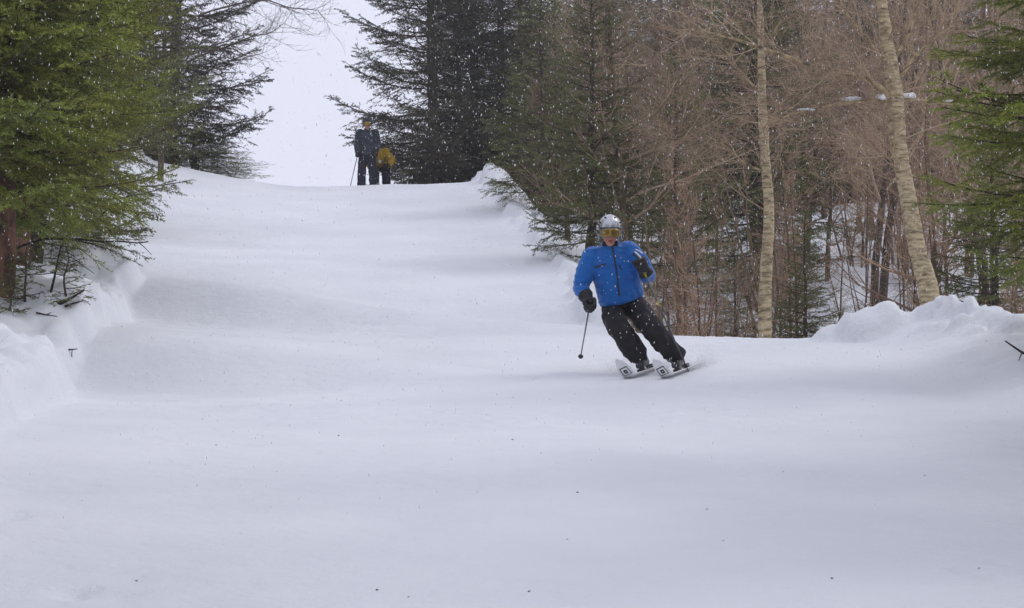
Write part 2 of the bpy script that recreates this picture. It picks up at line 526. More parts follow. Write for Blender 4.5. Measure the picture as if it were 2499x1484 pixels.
# ------------------------------------------------------------------ trees
def spruce_mesh(seed, H, Rm, zb, bark='bark', dens=45, nlen=0.024, nwid=0.0045, step=0.27, droop=0.30, lift=0.34, needle='needle', bare=0.25,
                rmin=0.25, power=0.75, sec=0.095):
    rng = np.random.default_rng(seed)
    trunk_r = 0.012 * H + 0.02 * min(1.0, H / 6)
    k = 14
    tz = np.linspace(-0.5, H, k)
    bend = np.cumsum(rng.normal(0, 0.02, (k, 2)), axis=0)
    bend -= bend[1]
    tp = np.stack([bend[:, 0], bend[:, 1], tz], axis=1)
    tr = trunk_r * np.clip(1 - (tz / H), 0, 1.1) ** 0.85 + 0.006
    trunk = tube_mesh('trunk', tp, tr, 9, [M[bark]], 0.05, seed)
    S0, S1, A0, A1, ST = [], [], [], [], []       # wood segments
    N0, N1, NT, NZ = [], [], [], []               # needle carrying segments
    z = zb
    ga = rng.uniform(0, 6.28)
    while z < H - 0.15:
        f = z / H
        L0 = Rm * (1 - f) ** power
        nb = int(rng.integers(5, 8)) if z > zb + 0.3 else int(rng.integers(3, 6))
        for j in range(nb):
            ga += 2.399 + rng.normal(0, 0.25)
            L = max(rmin * (1 - f), L0 * rng.uniform(0.72, 1.1))
            if z < zb + 0.9: L *= rng.uniform(0.6, 1.05)
            az = ga
            h = np.array([math.cos(az), math.sin(az), 0]); sd = np.array([-h[1], h[0], 0])
            a = 0.45 * f - droop * (1 - f) + rng.normal(0, 0.07)
            b = lift * (1 - 0.6 * f) * rng.uniform(0.6, 1.3)
            m = max(5, int(L / 0.16))
            t = np.linspace(0, 1, m + 1)
            c = np.array([np.interp(z, tz, tp[:, 0]), np.interp(z, tz, tp[:, 1]), z + rng.uniform(-0.1, 0.1)])
            side = np.cumsum(rng.normal(0, 0.012, m + 1)) * L
            P = c + h * (L * t)[:, None] + sd * side[:, None] + np.array([0, 0, 1.0]) * (L * (a * t + b * t * t))[:, None]
            br = 0.004 + 0.011 * L * (1 - t) ** 0.8
            S0.append(P[:-1]); S1.append(P[1:]); A0.append(br[:-1]); A1.append(br[1:]); ST.append(np.full(m, rng.uniform(0, .4)))
            st = rng.uniform(0, 1)
            g = t[:-1] > 0.55
            N0.append(P[:-1][g]); N1.append(P[1:][g]); NT.append(np.full(g.sum(), st)); NZ.append(np.full(g.sum(), 1.0))
            # side twigs
            ns = max(4, int(L / sec))
            ts = np.clip(np.linspace(0.12, 0.985, ns) + rng.normal(0, 0.012, ns), 0.08, 0.99)
            sg = np.where(np.arange(ns) % 2 == 0, 1.0, -1.0)
            ls = (0.56 * L * (1 - ts) ** 0.75 * np.clip(ts * 4, 0.35, 1) + 0.09) * rng.uniform(0.6, 1.2, ns)
            B = np.stack([np.interp(ts, t, P[:, i]) for i in range(3)], axis=1)
            fw = rng.uniform(0.55, 1.0, ns)
            D = h[None] * fw[:, None] + sd[None] * sg[:, None] * rng.uniform(0.75, 1.1, ns)[:, None]
            D[:, 2] += a + 2 * b * ts + rng.normal(-0.16, 0.24, ns)
            D /= np.linalg.norm(D, axis=1, keepdims=True)
            dr = rng.uniform(0.05, 0.30, ns)
            mid = B + D * (ls * 0.5)[:, None]
            end = B + D * ls[:, None]; end[:, 2] -= dr * ls * 0.6; mid[:, 2] -= dr * ls * 0.12
            S0 += [B, mid]; S1 += [mid, end]
            r0 = 0.0022 + 0.005 * ls
            A0 += [r0, r0 * 0.7]; A1 += [r0 * 0.7, r0 * 0.35]; ST += [np.full(ns, .3)] * 2
            tt = np.clip(st + rng.normal(0, 0.13, ns), 0, 1)
            green = ts > bare * rng.uniform(0.6, 1.3)
            N0 += [mid[green]]; N1 += [end[green]]; NT += [tt[green]]; NZ += [np.full(green.sum(), 1.0)]
            g2 = ts > bare + 0.18
            N0 += [B[g2]]; N1 += [mid[g2]]; NT += [tt[g2]]; NZ += [np.full(g2.sum(), .9)]
            # third order twigs
            for fr in (0.28, 0.48, 0.66, 0.84):
                for s2 in (-1, 1):
                    keep = rng.uniform(size=ns) < np.clip(ls * 3.2, 0.15, 1)
                    kk = np.nonzero(keep)[0]
                    if not len(kk): continue
                    b0 = np.where(fr < 0.5, B[kk].T + (mid[kk] - B[kk]).T * (fr * 2), mid[kk].T + (end[kk] - mid[kk]).T * (fr * 2 - 1)).T
                    perp = np.cross(D[kk], [0, 0, 1.0]); perp /= np.linalg.norm(perp, axis=1, keepdims=True) + 1e-6
                    d3 = D[kk] * 0.9 + perp * s2 * rng.uniform(0.6, 1.0, len(kk))[:, None]
                    d3[:, 2] += rng.normal(-0.22, 0.38, len(kk))
                    d3 /= np.linalg.norm(d3, axis=1, keepdims=True)
                    l3 = np.clip(ls[kk] * 0.42 * (1.15 - fr), 0.05, 0.3) * rng.uniform(0.6, 1.2, len(kk))
                    e3 = b0 + d3 * l3[:, None]
                    S0.append(b0); S1.append(e3); A0.append(np.full(len(kk), 0.0022)); A1.append(np.full(len(kk), 0.001)); ST.append(np.full(len(kk), .35))
                    gg = ts[kk] > bare * 0.8
                    N0.append(b0[gg]); N1.append(e3[gg]); NT.append(np.clip(tt[kk][gg] + rng.normal(0, .1, gg.sum()), 0, 1)); NZ.append(np.full(gg.sum(), 1.0))
        z += step * rng.uniform(0.7, 1.3) * (1 - 0.35 * f)
    S0 = np.concatenate(S0); S1 = np.concatenate(S1); A0 = np.concatenate(A0); A1 = np.concatenate(A1); ST = np.concatenate(ST)
    wv, wq = prisms(S0, S1, A0, A1, 3)
    limbs = np_mesh('branches', wv, wq, mats=[M['twig_dark']], attr=np.repeat(ST, 6))
    N0 = np.concatenate(N0); N1 = np.concatenate(N1); NT = np.concatenate(NT)
    seg = N1 - N0
    ln = np.linalg.norm(seg, axis=1)
    cnt = np.maximum(2, (ln * dens + rng.uniform(0, 1, len(ln))).astype(int))
    idx = np.repeat(np.arange(len(ln)), cnt)
    tpar = rng.uniform(0, 1.05, len(idx))
    P = N0[idx] + seg[idx] * tpar[:, None]
    ax = seg[idx] / (ln[idx][:, None] + 1e-9)
    rnd = rng.normal(size=P.shape)
    rnd -= ax * (rnd * ax).sum(1, keepdims=True)
    rnd /= np.linalg.norm(rnd, axis=1, keepdims=True) + 1e-9
    rnd[:, 2] += 0.15
    D = ax * rng.uniform(0.4, 1.0, len(idx))[:, None] + rnd * 0.8
    nv, nt = blades(P, D, nlen * rng.uniform(0.7, 1.25, len(idx)), nwid * rng.uniform(0.8, 1.2, len(idx)), rng)
    tint = np.clip(NT[idx] + rng.normal(0, 0.08, len(idx)), 0, 1)
    crown = np_mesh('crown', nv, None, nt, [M[needle]], attr=np.repeat(tint, 3), smooth=False)
    return trunk, limbs, crown


def bare_mesh(seed, H, spread=0.5, stems=1, r0=0.06, twig='twig', bark='bark_tan', maxseg=9000, first=0.18, updraft=0.12, fine=0.0030):
    rng = random.Random(seed)
    S = []
    trunks = []
    def rv():
        return Vector((rng.gauss(0, 1), rng.gauss(0, 1), rng.gauss(0, 1)))
    def grow(p, d, L, r, lev):
        if len(S) > maxseg: return
        n = 5 if lev < 2 else (4 if lev == 2 else 3)
        step = L / n
        tint = rng.random()
        for i in range(n):
            d = (d + rv() * (0.10 if lev < 2 else 0.20) + Vector((0, 0, updraft))).normalized()
            q = p + d * step
            ra = r * (1 - i / n * 0.65); rb = r * (1 - (i + 1) / n * 0.65)
            S.append((p, q, max(ra, fine * .7), max(rb, fine * .55), tint))
            if lev < 4:
                for c in range(2 if lev < 3 else (1 if rng.random() < 0.8 else 2)):
                    if rng.random() < 0.95:
                        ax = d.cross(rv()).normalized()
                        ang = R(rng.uniform(28, 62))
                        cd = (d * math.cos(ang) + ax * math.sin(ang)).normalized()
                        grow(q - d * step * rng.random(), cd, L * rng.uniform(0.38, 0.62), rb * 0.55, lev + 1)
            p = q
    for s in range(stems):
        base = Vector((rng.gauss(0, 0.16), rng.gauss(0, 0.16), -0.4)) if stems > 1 else Vector((0, 0, -0.4))
        d = Vector((rng.gauss(0, 0.16), rng.gauss(0, 0.16), 1)).normalized() if stems > 1 else Vector((rng.gauss(0, .05), rng.gauss(0, .05), 1)).normalized()
        h = H * rng.uniform(0.65, 1.05)
        k = 13
        pts = [base]; rad = []
        p = base.copy()
        rr = r0 * rng.uniform(0.6, 1.15) if stems > 1 else r0
        for i in range(k):
            d = (d + Vector((rng.gauss(0, .045), rng.gauss(0, .045), 0.03))).normalized()
            q = p + d * (h / k)
            f = i / k
            if f > first:
                for c in range(3):
                    a = rng.uniform(0, 6.28)
                    el = rng.uniform(0.1, 0.9)
                    cd = Vector((math.cos(a) * math.cos(el), math.sin(a) * math.cos(el), math.sin(el)))
                    grow(p + (q - p) * rng.random(), cd, h * spread * (1.05 - f) * rng.uniform(0.4, 0.75), rr * (1 - f) * 0.42 + .003, 2 if stems > 1 else 1 + (c > 0))
            p = q
            pts.append(p.copy())
        rad = [max(0.004, rr * (1 - 0.93 * i / k)) for i in range(k + 1)]
        trunks.append((pts, rad))
    P0 = np.array([s[0][:] for s in S]); P1 = np.array([s[1][:] for s in S])
    v, q = prisms(P0, P1, np.array([s[2] for s in S]), np.array([s[3] for s in S]), 3)
    crown = np_mesh('crown', v, q, mats=[M[twig]], attr=np.repeat(np.array([s[4] for s in S]), 6))
    tm = [tube_mesh('trunk', np.array([p[:] for p in pts]), rad, 7, [M[bark]], 0.04, seed + i) for i, (pts, rad) in enumerate(trunks)]
    return tm, crown


def put_spruce(meshes, x, y, s, rz, label, group=None, lean=(0, 0), dz=0.0, name='spruce_tree'):
    e = empty(name, (x, y, zt(x, y) + dz), rz, s)
    e.rotation_euler = (lean[0], lean[1], rz)
    tag(e, label, 'tree', group)
    for nm, me in zip(('trunk', 'branches', 'crown'), meshes):
        o = link(nm, me, e)
        if nm != 'trunk': o['kind'] = 'stuff'
    return e


def put_bare(meshes, x, y, s, rz, label, group=None, name='bare_tree', cat='tree', lean=(0, 0)):
    e = empty(name, (x, y, zt(x, y)), rz, s)
    e.rotation_euler = (lean[0], lean[1], rz)
    tag(e, label, cat, group)
    for t in meshes[0]:
        link('trunk' if cat == 'tree' else 'stem', t, e)
    link('crown', meshes[1], e)['kind'] = 'stuff'
    return e


SP_NEAR = spruce_mesh(3, 9.5, 2.5, 1.0, 'bark_red', dens=118, nlen=0.037, nwid=0.0115, step=0.24, droop=0.42, lift=0.30, needle='needle_bright', bare=0.10, power=0.55)
SP_A = spruce_mesh(11, 11.0, 2.8, 0.25, dens=62, nlen=0.042, nwid=0.017, step=0.42, droop=0.34, lift=0.42, needle='needle_dark', bare=0.24)
SP_B = spruce_mesh(23, 9.0, 2.3, 0.35, dens=60, nlen=0.042, nwid=0.013, step=0.27, droop=0.38, lift=0.34, needle='needle', bare=0.16)
SP_C = spruce_mesh(37, 6.0, 1.8, 0.3, dens=60, nlen=0.042, nwid=0.012, step=0.25, droop=0.30, lift=0.30, needle='needle', bare=0.14)

# left side
put_spruce(SP_NEAR, ux(14, 23.4), 23.4, 1.0, 0.3, 'big bright green spruce with reddish trunk on the left snow bank')
put_spruce(SP_NEAR, ux(-190, 23.2), 23.2, 0.95, 2.1, 'bright green spruce at the frame edge beside the big reddish trunk')
put_spruce(SP_NEAR, ux(55, 28.2), 28.2, 0.84, 5.1, 'bright green spruce close behind the big one with the reddish trunk')
put_spruce(SP_B, ux(90, 31), 31.0, 1.05, 1.2, 'mid green spruce standing behind the big spruce on the left bank')
put_spruce(SP_B, ux(215, 39), 39.0, 1.15, 4.0, 'mid green spruce between the left bank and the crest')
put_spruce(SP_A, ux(418, 54.0), 54.0, 1.06, 0.9, 'dark spruce against the sky on the left of the crest gap')
_lo = put_spruce(SP_C, ux(480, 52.6), 52.6, 1.3, 1.0, 'low sprawling spruce boughs just over the crest left of the gap')
_lo.scale = (1.3, 1.3, 0.21)
put_spruce(SP_A, ux(300, 50.0), 50.0, 0.95, 2.2, 'dark spruce half hidden behind the left bank below the crest')

# right side, single trees
put_spruce(SP_A, ux(1058, 54.5), 54.5, 1.08, 3.3, 'dark drooping spruce behind the standing skiers at the crest')
put_spruce(SP_C, ux(1440, 35.6), 35.6, 0.84, 2.6, 'green spruce with low boughs spreading over the right snow bank', dz=0.12)
for _k, (_u, _Y, _s, _m, _l) in enumerate((
        (1150, 58.5, 1.05, SP_A, 'dark spruce close behind the drooping one at the crest'),
        (1215, 56.0, 0.95, SP_A, 'dark spruce rising behind the round snow mound'),
        (1290, 59.0, 1.0, SP_B, 'grey green spruce behind the low boughs of the right bank'),
        (1120, 64.0, 1.1, SP_B, 'hazy spruce deepest behind the crest'),
        (1320, 44.0, 0.85, SP_C, 'bright mid green spruce above the snow mound on the right bank'))):
    put_spruce(_m, ux(_u, _Y), _Y, _s, 1.3 * _k, _l)
put_spruce(SP_NEAR, ux(2690, 21.5), 21.5, 0.86, 4.4, 'bright green spruce hanging over the right berm')

BT = [bare_mesh(101, 8.5, 0.42, 1, 0.085, 'twig', 'bark_tan', 7000, 0.22),
      bare_mesh(102, 7.5, 0.48, 1, 0.065, 'twig_red', 'bark_tan', 7000, 0.18),
      bare_mesh(103, 9.0, 0.40, 1, 0.075, 'twig', 'bark', 7000, 0.25)]
BS = [bare_mesh(201, 4.6, 0.34, 7, 0.030, 'twig_red', 'bark_tan', 8000, 0.10),
      bare_mesh(202, 4.0, 0.36, 8, 0.026, 'twig', 'bark_tan', 8000, 0.10)]

put_bare(BT[0], ux(1533, 35.3), 35.3, 1.0, 3.6, 'tan barked bare tree rising straight behind the blue skier', lean=(0, 0.02))
put_bare(BT[2], ux(1558, 36), 36.0, 0.95, 2.4, 'darker bare tree close beside the tan barked one behind the skier')
put_bare(BT[1], ux(1385, 44), 44.0, 1.0, 0.7, 'red twigged bare tree behind the low boughed spruce')
put_bare(BT[0], ux(1255, 57), 57.0, 1.15, 2.9, 'tan bare tree among the dark spruces behind the snow mound')
put_bare(BT[2], ux(1465, 47), 47.0, 1.1, 1.9, 'grey brown bare tree rising above the low boughed spruce')

# the wood on the right, filled in depth
rng = random.Random(5)
placed = []
def free(x, y, d):
    return all((x - a) ** 2 + (y - b) ** 2 > d * d for a, b in placed)
def fill(n, y0, y1, u0, u1, d, fn):
    k = 0; tries = 0
    while k < n and tries < 4000:
        tries += 1
        Y = y0 + (y1 - y0) * rng.random(); u = u0 + (u1 - u0) * rng.random()
        x = ux(u, Y)
        if x - float(right_edge(Y)) < 1.4 or not free(x, Y, d): continue
        if Y < 31.5 and min(abs(u - 1868), abs(u - 2245)) < 75: continue
        placed.append((x, Y)); fn(x, Y, k); k += 1

for _k, (_u, _Y, _s, _m, _l) in enumerate((
        (1655, 37.0, 0.80, SP_C, 'small bright spruce among tan stems behind the blue skier'),
        (1790, 33.0, 0.34, SP_C, 'knee high spruce at the foot of the slender birch'),
        (1955, 31.5, 0.45, SP_C, 'young spruce with thin lower boughs between the two birches'),
        (2420, 31.0, 0.70, SP_C, 'young spruce behind the leaning birch on the berm side'),
        (1840, 41.0, 1.00, SP_B, 'tall green spruce straight behind the slender birch'))):
    put_spruce(_m, ux(_u, _Y), _Y, _s, 1.7 * _k, _l)
    placed.append((ux(_u, _Y), _Y))
for _k in range(9):                         # spruces out of view, added to shade the foreground snow
    _Y = 17.5 - 3.1 * _k
    for _sd in (-1, 1):
        _x = _sd * max(0.235 * _Y + 2.9, 5.6)
        put_spruce((SP_B, SP_C, SP_A)[(_k + (_sd > 0)) % 3], _x, _Y + 0.7 * _sd, 1.0, 2.0 * _k + _sd, 'unseen green spruce added to shade the lower trail', 'unseen spruces added to shade the lower trail')
GS = 'spruces filling the wood right of the trail'
GB = 'bare brown trees in the wood right of the trail'
GT = 'brown brush thickets between the trunks'
fill(40, 52, 88, 1150, 2700, 1.5, lambda x, y, k: put_spruce((SP_A, SP_B, SP_C)[k % 3], x, y, rng.uniform(0.85, 1.25), rng.uniform(0, 6.28),
     ('tall dark drooping spruce ', 'mid green spruce ', 'short full spruce ')[k % 3] + ('deep in the wood behind the bare trees' if y > 62 else 'crowded among bare trees in the middle of the wood'), GS))
fill(28, 31, 66, 1480, 2600, 1.0, lambda x, y, k: put_bare(BT[k % 3], x, y, rng.uniform(0.8, 1.2), rng.uniform(0, 6.28),
     ('tan barked bare tree ', 'red twigged bare tree ', 'grey brown bare tree ')[k % 3] + ('deep in the wood among spruces' if y > 46 else 'near the trail side of the wood'), GB))
fill(17, 28.4, 46, 1560, 2560, 0.9, lambda x, y, k: put_bare(BS[k % 2], x, y, rng.uniform(0.75, 1.15), rng.uniform(0, 6.28),
     ('tall reddish many stemmed brush ', 'lower brown many stemmed brush ')[k % 2] + ('behind the low ridge' if y < 36 else 'further back between the trunks'), GT, 'brush_thicket', 'shrub'))

# birch trees, shaped limb by limb
def limb_tree(name, label, Y, trunk_uv, trunk_w, limbs, seed, bark, snow=(), depth=3, twig_m='twig', limb_m='birch_limb'):
    rs = random.Random(seed)
    b = at(*trunk_uv[0], Y)
    base = Vector((b.x, Y, zt(b.x, Y)))
    e = empty(name, base); tag(e, label, 'tree')
    sc = F / Y
    pts = [at(u, v, Y) - base for u, v in trunk_uv]
    pts[0].z = -0.4
    P = np.array([p[:] for p in pts]); t = np.arange(len(P))
    tt = np.linspace(0, len(P) - 1, len(P) * 4)
    Pf = np.stack([smooth_interp(t, P[:, i])(tt) for i in range(3)], axis=1)
    rad = np.interp(tt, t, np.array(trunk_w) / 2 / sc)
    link('trunk', tube_mesh('trunk', Pf, rad, 12, [M[bark]], 0.05, seed), e)
    S = []
    def rv():
        return Vector((rs.gauss(0, 1), rs.gauss(0, 1), rs.gauss(0, 1)))
    def twig(p, d, L, r, lev):
        n = 3; tint = rs.random()
        for i in range(n):
            d = (d + rv() * 0.16 + Vector((0, 0, .05))).normalized()
            q = p + d * (L / n)
            S.append((p, q, max(r * (1 - i / n * .6), .0022), max(r * (1 - (i + 1) / n * .6), .0016), tint))
            if lev < depth:
                for c in range(2):
                    a = d.cross(rv()).normalized(); g = R(rs.uniform(25, 60))
                    twig(q, (d * math.cos(g) + a * math.sin(g)).normalized(), L * rs.uniform(.4, .65), r * .55, lev + 1)
            p = q
    for (uv, r0, r1, dy) in limbs:
        pl = [at(u, v, Y + dy * i / (len(uv) - 1)) - base for i, (u, v) in enumerate(uv)]
        A = np.array([p[:] for p in pl]); ti = np.arange(len(A)); tf = np.linspace(0, len(A) - 1, len(A) * 3)
        Af = np.stack([smooth_interp(ti, A[:, i])(tf) for i in range(3)], axis=1)
        link('limb', tube_mesh('limb', Af, np.linspace(r0, r1, len(Af)), 8, [M[limb_m]], 0.06, seed), e)
        for i in range(2, len(Af)):
            for c in range(1 + (i % 2)):
                d = Vector(Af[i] - Af[i - 1]).normalized()
                a = d.cross(rv()).normalized(); g = R(rs.uniform(30, 65))
                twig(Vector(Af[i]), (d * math.cos(g) + a * math.sin(g)).normalized(), rs.uniform(.35, .9), r1 * .55 + .003, 1)
    for i in range(len(Pf) // 3, len(Pf), 2):
        a = rs.uniform(0, 6.28)
        twig(Vector(Pf[i]), Vector((math.cos(a), math.sin(a), rs.uniform(.2, .9))).normalized(), rs.uniform(.6, 1.2), .010, 1)
    v, q = prisms(np.array([s[0][:] for s in S]), np.array([s[1][:] for s in S]), np.array([s[2] for s in S]), np.array([s[3] for s in S]), 3)
    link('crown', np_mesh('crown', v, q, mats=[M[twig_m]], attr=np.repeat(np.array([s[4] for s in S]), 6)), e)['kind'] = 'stuff'
    for k, (u, v_, w, h, dy) in enumerate(snow):
        c = at(u, v_, Y + dy) - base
        bm = bmesh.new()
        bmesh.ops.create_icosphere(bm, subdivisions=3, radius=1.0)
        rr = random.Random(seed + k)
        for vv in bm.verts:
            n = vv.co.copy()
            f = 1 + 0.22 * math.sin(n.x * 5 + k) * math.cos(n.y * 4 + k * 2) + 0.08 * rr.uniform(-1, 1)
            vv.co = Vector((n.x * w * f, n.y * 0.07 * f, (n.z if n.z > 0 else n.z * 0.35) * h * f)) + c
        me = bpy.data.meshes.new('snow_cap'); bm.to_mesh(me); bm.free()
        me.materials.append(M['snow_cap'])
        for p in me.polygons: p.use_smooth = True
        link('snow_cap', me, e)
    return e

limb_tree('birch_tree', 'mottled pale birch leaning left with snow caught on its limbs', 28.2,
          [(2296, 790), (2262, 690), (2240, 620), (2222, 520), (2200, 400), (2188, 320), (2184, 240), (2172, 150), (2158, 60), (2148, -40), (2140, -200), (2130, -420)],
          [52, 50, 44, 42, 40, 42, 42, 36, 30, 26, 18, 8],
          [([(2182, 260), (2150, 218), (2100, 188), (2000, 165), (1900, 132), (1800, 98), (1690, 72)], .050, .010, -0.5),
           ([(2186, 200), (2240, 130), (2285, 92), (2335, 25), (2350, -50)], .032, .010, 0.4),
           ([(2178, 175), (2130, 115), (2060, 25), (2020, -60)], .032, .010, 0.5),
           ([(2184, 250), (2140, 246), (2080, 250), (1990, 264), (1930, 280), (1870, 305)], .028, .007, -0.3),
           ([(2188, 250), (2230, 244), (2290, 250), (2350, 262), (2410, 275)], .028, .007, 0.3),
           ([(2180, 150), (2225, 60), (2245, -40)], .030, .010, 0.3),
           ([(2200, 400), (2170, 380), (2130, 385), (2080, 400)], .014, .005, -0.3),
           ([(2222, 520), (2260, 500), (2330, 490), (2400, 470)], .014, .005, 0.5)],
          7, 'birch',
          [(2080, 243, .13, .035, -0.05), (2150, 241, .075, .06, -0.05), (2216, 237, .10, .055, 0.05), (1965, 268, .12, .014, -.2), (2310, 247, .1, .014, .15)])
limb_tree('birch_tree', 'slender pale birch standing straight behind the low ridge', 29.5,
          [(1868, 850), (1866, 760), (1870, 640), (1876, 520), (1868, 400), (1862, 310), (1858, 200), (1856, 80), (1850, -60), (1846, -220)],
          [36, 32, 28, 26, 24, 24, 20, 16, 13, 6],
          [([(1862, 330), (1900, 260), (1960, 200), (2010, 120)], .022, .007, 0.5),
           ([(1858, 230), (1810, 180), (1760, 110), (1700, 40)], .022, .007, 0.4),
           ([(1857, 120), (1900, 60), (1930, -20)], .018, .006, -.3),
           ([(1866, 420), (1820, 400), (1760, 350), (1720, 330)], .016, .006, -.4)],
          9, 'birch')

limb_tree('bare_tree', 'bare grey tree whose thin twigs reach into the sky gap', 46.5,
          [(392, 420), (394, 300), (398, 200), (402, 100), (408, 0), (415, -120)], [16, 14, 12, 10, 8, 4],
          [([(400, 90), (480, 40), (560, 15), (640, 0), (710, 20), (775, 25)], .028, .006, -0.4),
           ([(398, 190), (480, 140), (560, 112), (620, 88), (655, 82), (692, 58)], .026, .006, 0.3),
           ([(399, 150), (500, 125), (560, 118), (605, 138), (640, 130)], .020, .005, 0.2),
           ([(404, 20), (500, -30), (600, -10), (660, 8), (740, 35)], .022, .005, 0.4)],
          15, 'bark', (), 2, 'twig_dark', 'bark')

# ------------------------------------------------------------------ people
from mathutils import noise as mnoise
MP = {}
MP['skin'] = mat('skin', (0.52, 0.25, 0.18), 0.5, noise=(25, (0.48, 0.17, 0.12), 0.4, 0.7), sss=0.1)
MP['lips'] = mat('lips', (0.36, 0.12, 0.10), 0.45)
MP['blue'] = mat('blue_shell', (0.002, 0.125, 0.44), 0.55, noise=(6, (0.002, 0.09, 0.35), 0.4, 0.7), bump=(90, 0.25, 0.004), sheen=0.2)
MP['black'] = mat('black_fabric', (0.016, 0.015, 0.018), 0.75, noise=(9, (0.026, 0.023, 0.024), 0.4, 0.7), bump=(70, 0.3, 0.004))
MP['glove'] = mat('glove_leather', (0.018, 0.017, 0.019), 0.6, noise=(30, (0.05, 0.048, 0.05), 0.5, 0.75), bump=(80, 0.4, 0.004))
MP['silver'] = mat('silver_shell', (0.50, 0.51, 0.53), 0.28, metal=0.75, spec=0.5)
MP['grey_shell'] = mat('grey_shell', (0.22, 0.22, 0.235), 0.4, metal=0.3, spec=0.5)
MP['dark'] = mat('dark_plastic', (0.012, 0.012, 0.014), 0.4, spec=0.5)
MP['lens'] = mat('gold_lens', (0.30, 0.195, 0.05), 0.22, metal=0.85, spec=0.6)
MP['frame'] = mat('goggle_frame', (0.17, 0.17, 0.18), 0.4, spec=0.5)
MP['white'] = mat('white_trim', (0.75, 0.75, 0.76), 0.6)
MP['ski_white'] = mat('ski_white', (0.82, 0.81, 0.82), 0.35, spec=0.5, noise=(14, (0.7, 0.7, 0.71), 0.5, 0.8))
MP['ski_print'] = mat('ski_print', (0.02, 0.02, 0.022), 0.4)
MP['boot'] = mat('boot_shell', (0.035, 0.036, 0.042), 0.42, spec=0.5, noise=(10, (0.07, 0.07, 0.075), 0.5, 0.75))
MP['boot_grey'] = mat('boot_grey', (0.20, 0.21, 0.22), 0.42, spec=0.5)
MP['alu'] = mat('pole_shaft', (0.13, 0.13, 0.14), 0.35, metal=0.5)
MP['yellow_print'] = mat('yellow_print', (0.50, 0.38, 0.02), 0.5)
MP['navy'] = mat('navy_shell', (0.022, 0.028, 0.042), 0.7, noise=(5, (0.04, 0.045, 0.06), 0.4, 0.7), bump=(60, 0.3, 0.004))
MP['navy_pants'] = mat('navy_trousers', (0.020, 0.022, 0.036), 0.75, bump=(60, 0.3, 0.004))
MP['yellow'] = mat('yellow_shell', (0.42, 0.27, 0.006), 0.6, noise=(6, (0.34, 0.21, 0.005), 0.4, 0.7), bump=(80, 0.25, 0.004))


def V3(*a):
    return Vector(a)


def add_ball(bm, c, r, sub=3, rot=None):
    """Ellipsoid at c with radii r (scalar or triple)."""
    res = bmesh.ops.create_icosphere(bm, subdivisions=sub, radius=1.0)
    rr = Vector((r, r, r)) if isinstance(r, (int, float)) else Vector(r)
    for v in res['verts']:
        p = Vector((v.co.x * rr.x, v.co.y * rr.y, v.co.z * rr.z))
        if rot is not None: p = rot @ p
        v.co = p + Vector(c)


def add_cone(bm, p0, p1, r0, r1, n=14):
    p0, p1 = Vector(p0), Vector(p1)
    d = (p1 - p0).normalized()
    a = d.orthogonal().normalized(); b = d.cross(a)
    A = [bm.verts.new(p0 + (a * math.cos(t) + b * math.sin(t)) * r0) for t in [2 * math.pi * k / n for k in range(n)]]
    B = [bm.verts.new(p1 + (a * math.cos(t) + b * math.sin(t)) * r1) for t in [2 * math.pi * k / n for k in range(n)]]
    for k in range(n):
        bm.faces.new((A[k], A[(k + 1) % n], B[(k + 1) % n], B[k]))
    bm.faces.new(A[::-1]); bm.faces.new(B)


def add_chain(bm, pts, radii):
    for i in range(len(pts)):
        add_ball(bm, pts[i], radii[i], 2)
        if i:
            add_cone(bm, pts[i - 1], pts[i], radii[i - 1], radii[i])


def add_loft(bm, secs, n=20):
    """secs: (centre, half-width vector, half-depth vector)."""
    rows = []
    for c, a, b in secs:
        rows.append([bm.verts.new(Vector(c) + Vector(a) * math.cos(t) + Vector(b) * math.sin(t)) for t in [2 * math.pi * k / n for k in range(n)]])
    for i in range(len(rows) - 1):
        for k in range(n):
            bm.faces.new((rows[i][k], rows[i][(k + 1) % n], rows[i + 1][(k + 1) % n], rows[i + 1][k]))
    bm.faces.new(rows[0][::-1]); bm.faces.new(rows[-1])


def fuse(name, bm, material, voxel=0.013, smooth=6, fold=0.0, fscale=14.0, seed=0, stretch=(1, 1, 1)):
    """Melt overlapping volumes into one continuous skin, then crease it."""
    bmesh.ops.recalc_face_normals(bm, faces=bm.faces)
    me = bpy.data.meshes.new(name); bm.to_mesh(me); bm.free()
    tmp = bpy.data.objects.new(name, me); COL.objects.link(tmp)
    md = tmp.modifiers.new('r', 'REMESH'); md.mode = 'VOXEL'; md.voxel_size = voxel
    sm = tmp.modifiers.new('s', 'SMOOTH'); sm.iterations = smooth; sm.factor = 0.5
    dg = bpy.context.evaluated_depsgraph_get()
    out = bpy.data.meshes.new_from_object(tmp.evaluated_get(dg))
    bpy.data.objects.remove(tmp); bpy.data.meshes.remove(me)
    out.name = name
    if fold:
        off = Vector((seed * 3.1, seed * 1.7, seed))
        ns = [v.normal.copy() for v in out.vertices]
        for v, nn in zip(out.vertices, ns):
            p = Vector((v.co.x * stretch[0], v.co.y * stretch[1], v.co.z * stretch[2])) * fscale + off
            w = 1 - abs(mnoise.noise(p)) * 2.2
            v.co += nn * fold * (w + 0.5 * mnoise.noise(p * 2.3) - 0.4)
    out.materials.clear(); out.materials.append(material)
    for p in out.polygons: p.use_smooth = True
    out.update()
    return out


def bm_obj(name, bm, material, parent, smooth=True):
    bmesh.ops.recalc_face_normals(bm, faces=bm.faces)
    me = bpy.data.meshes.new(name); bm.to_mesh(me); bm.free()
    me.materials.append(material)
    for p in me.polygons: p.use_smooth = smooth
    return link(name, me, parent)


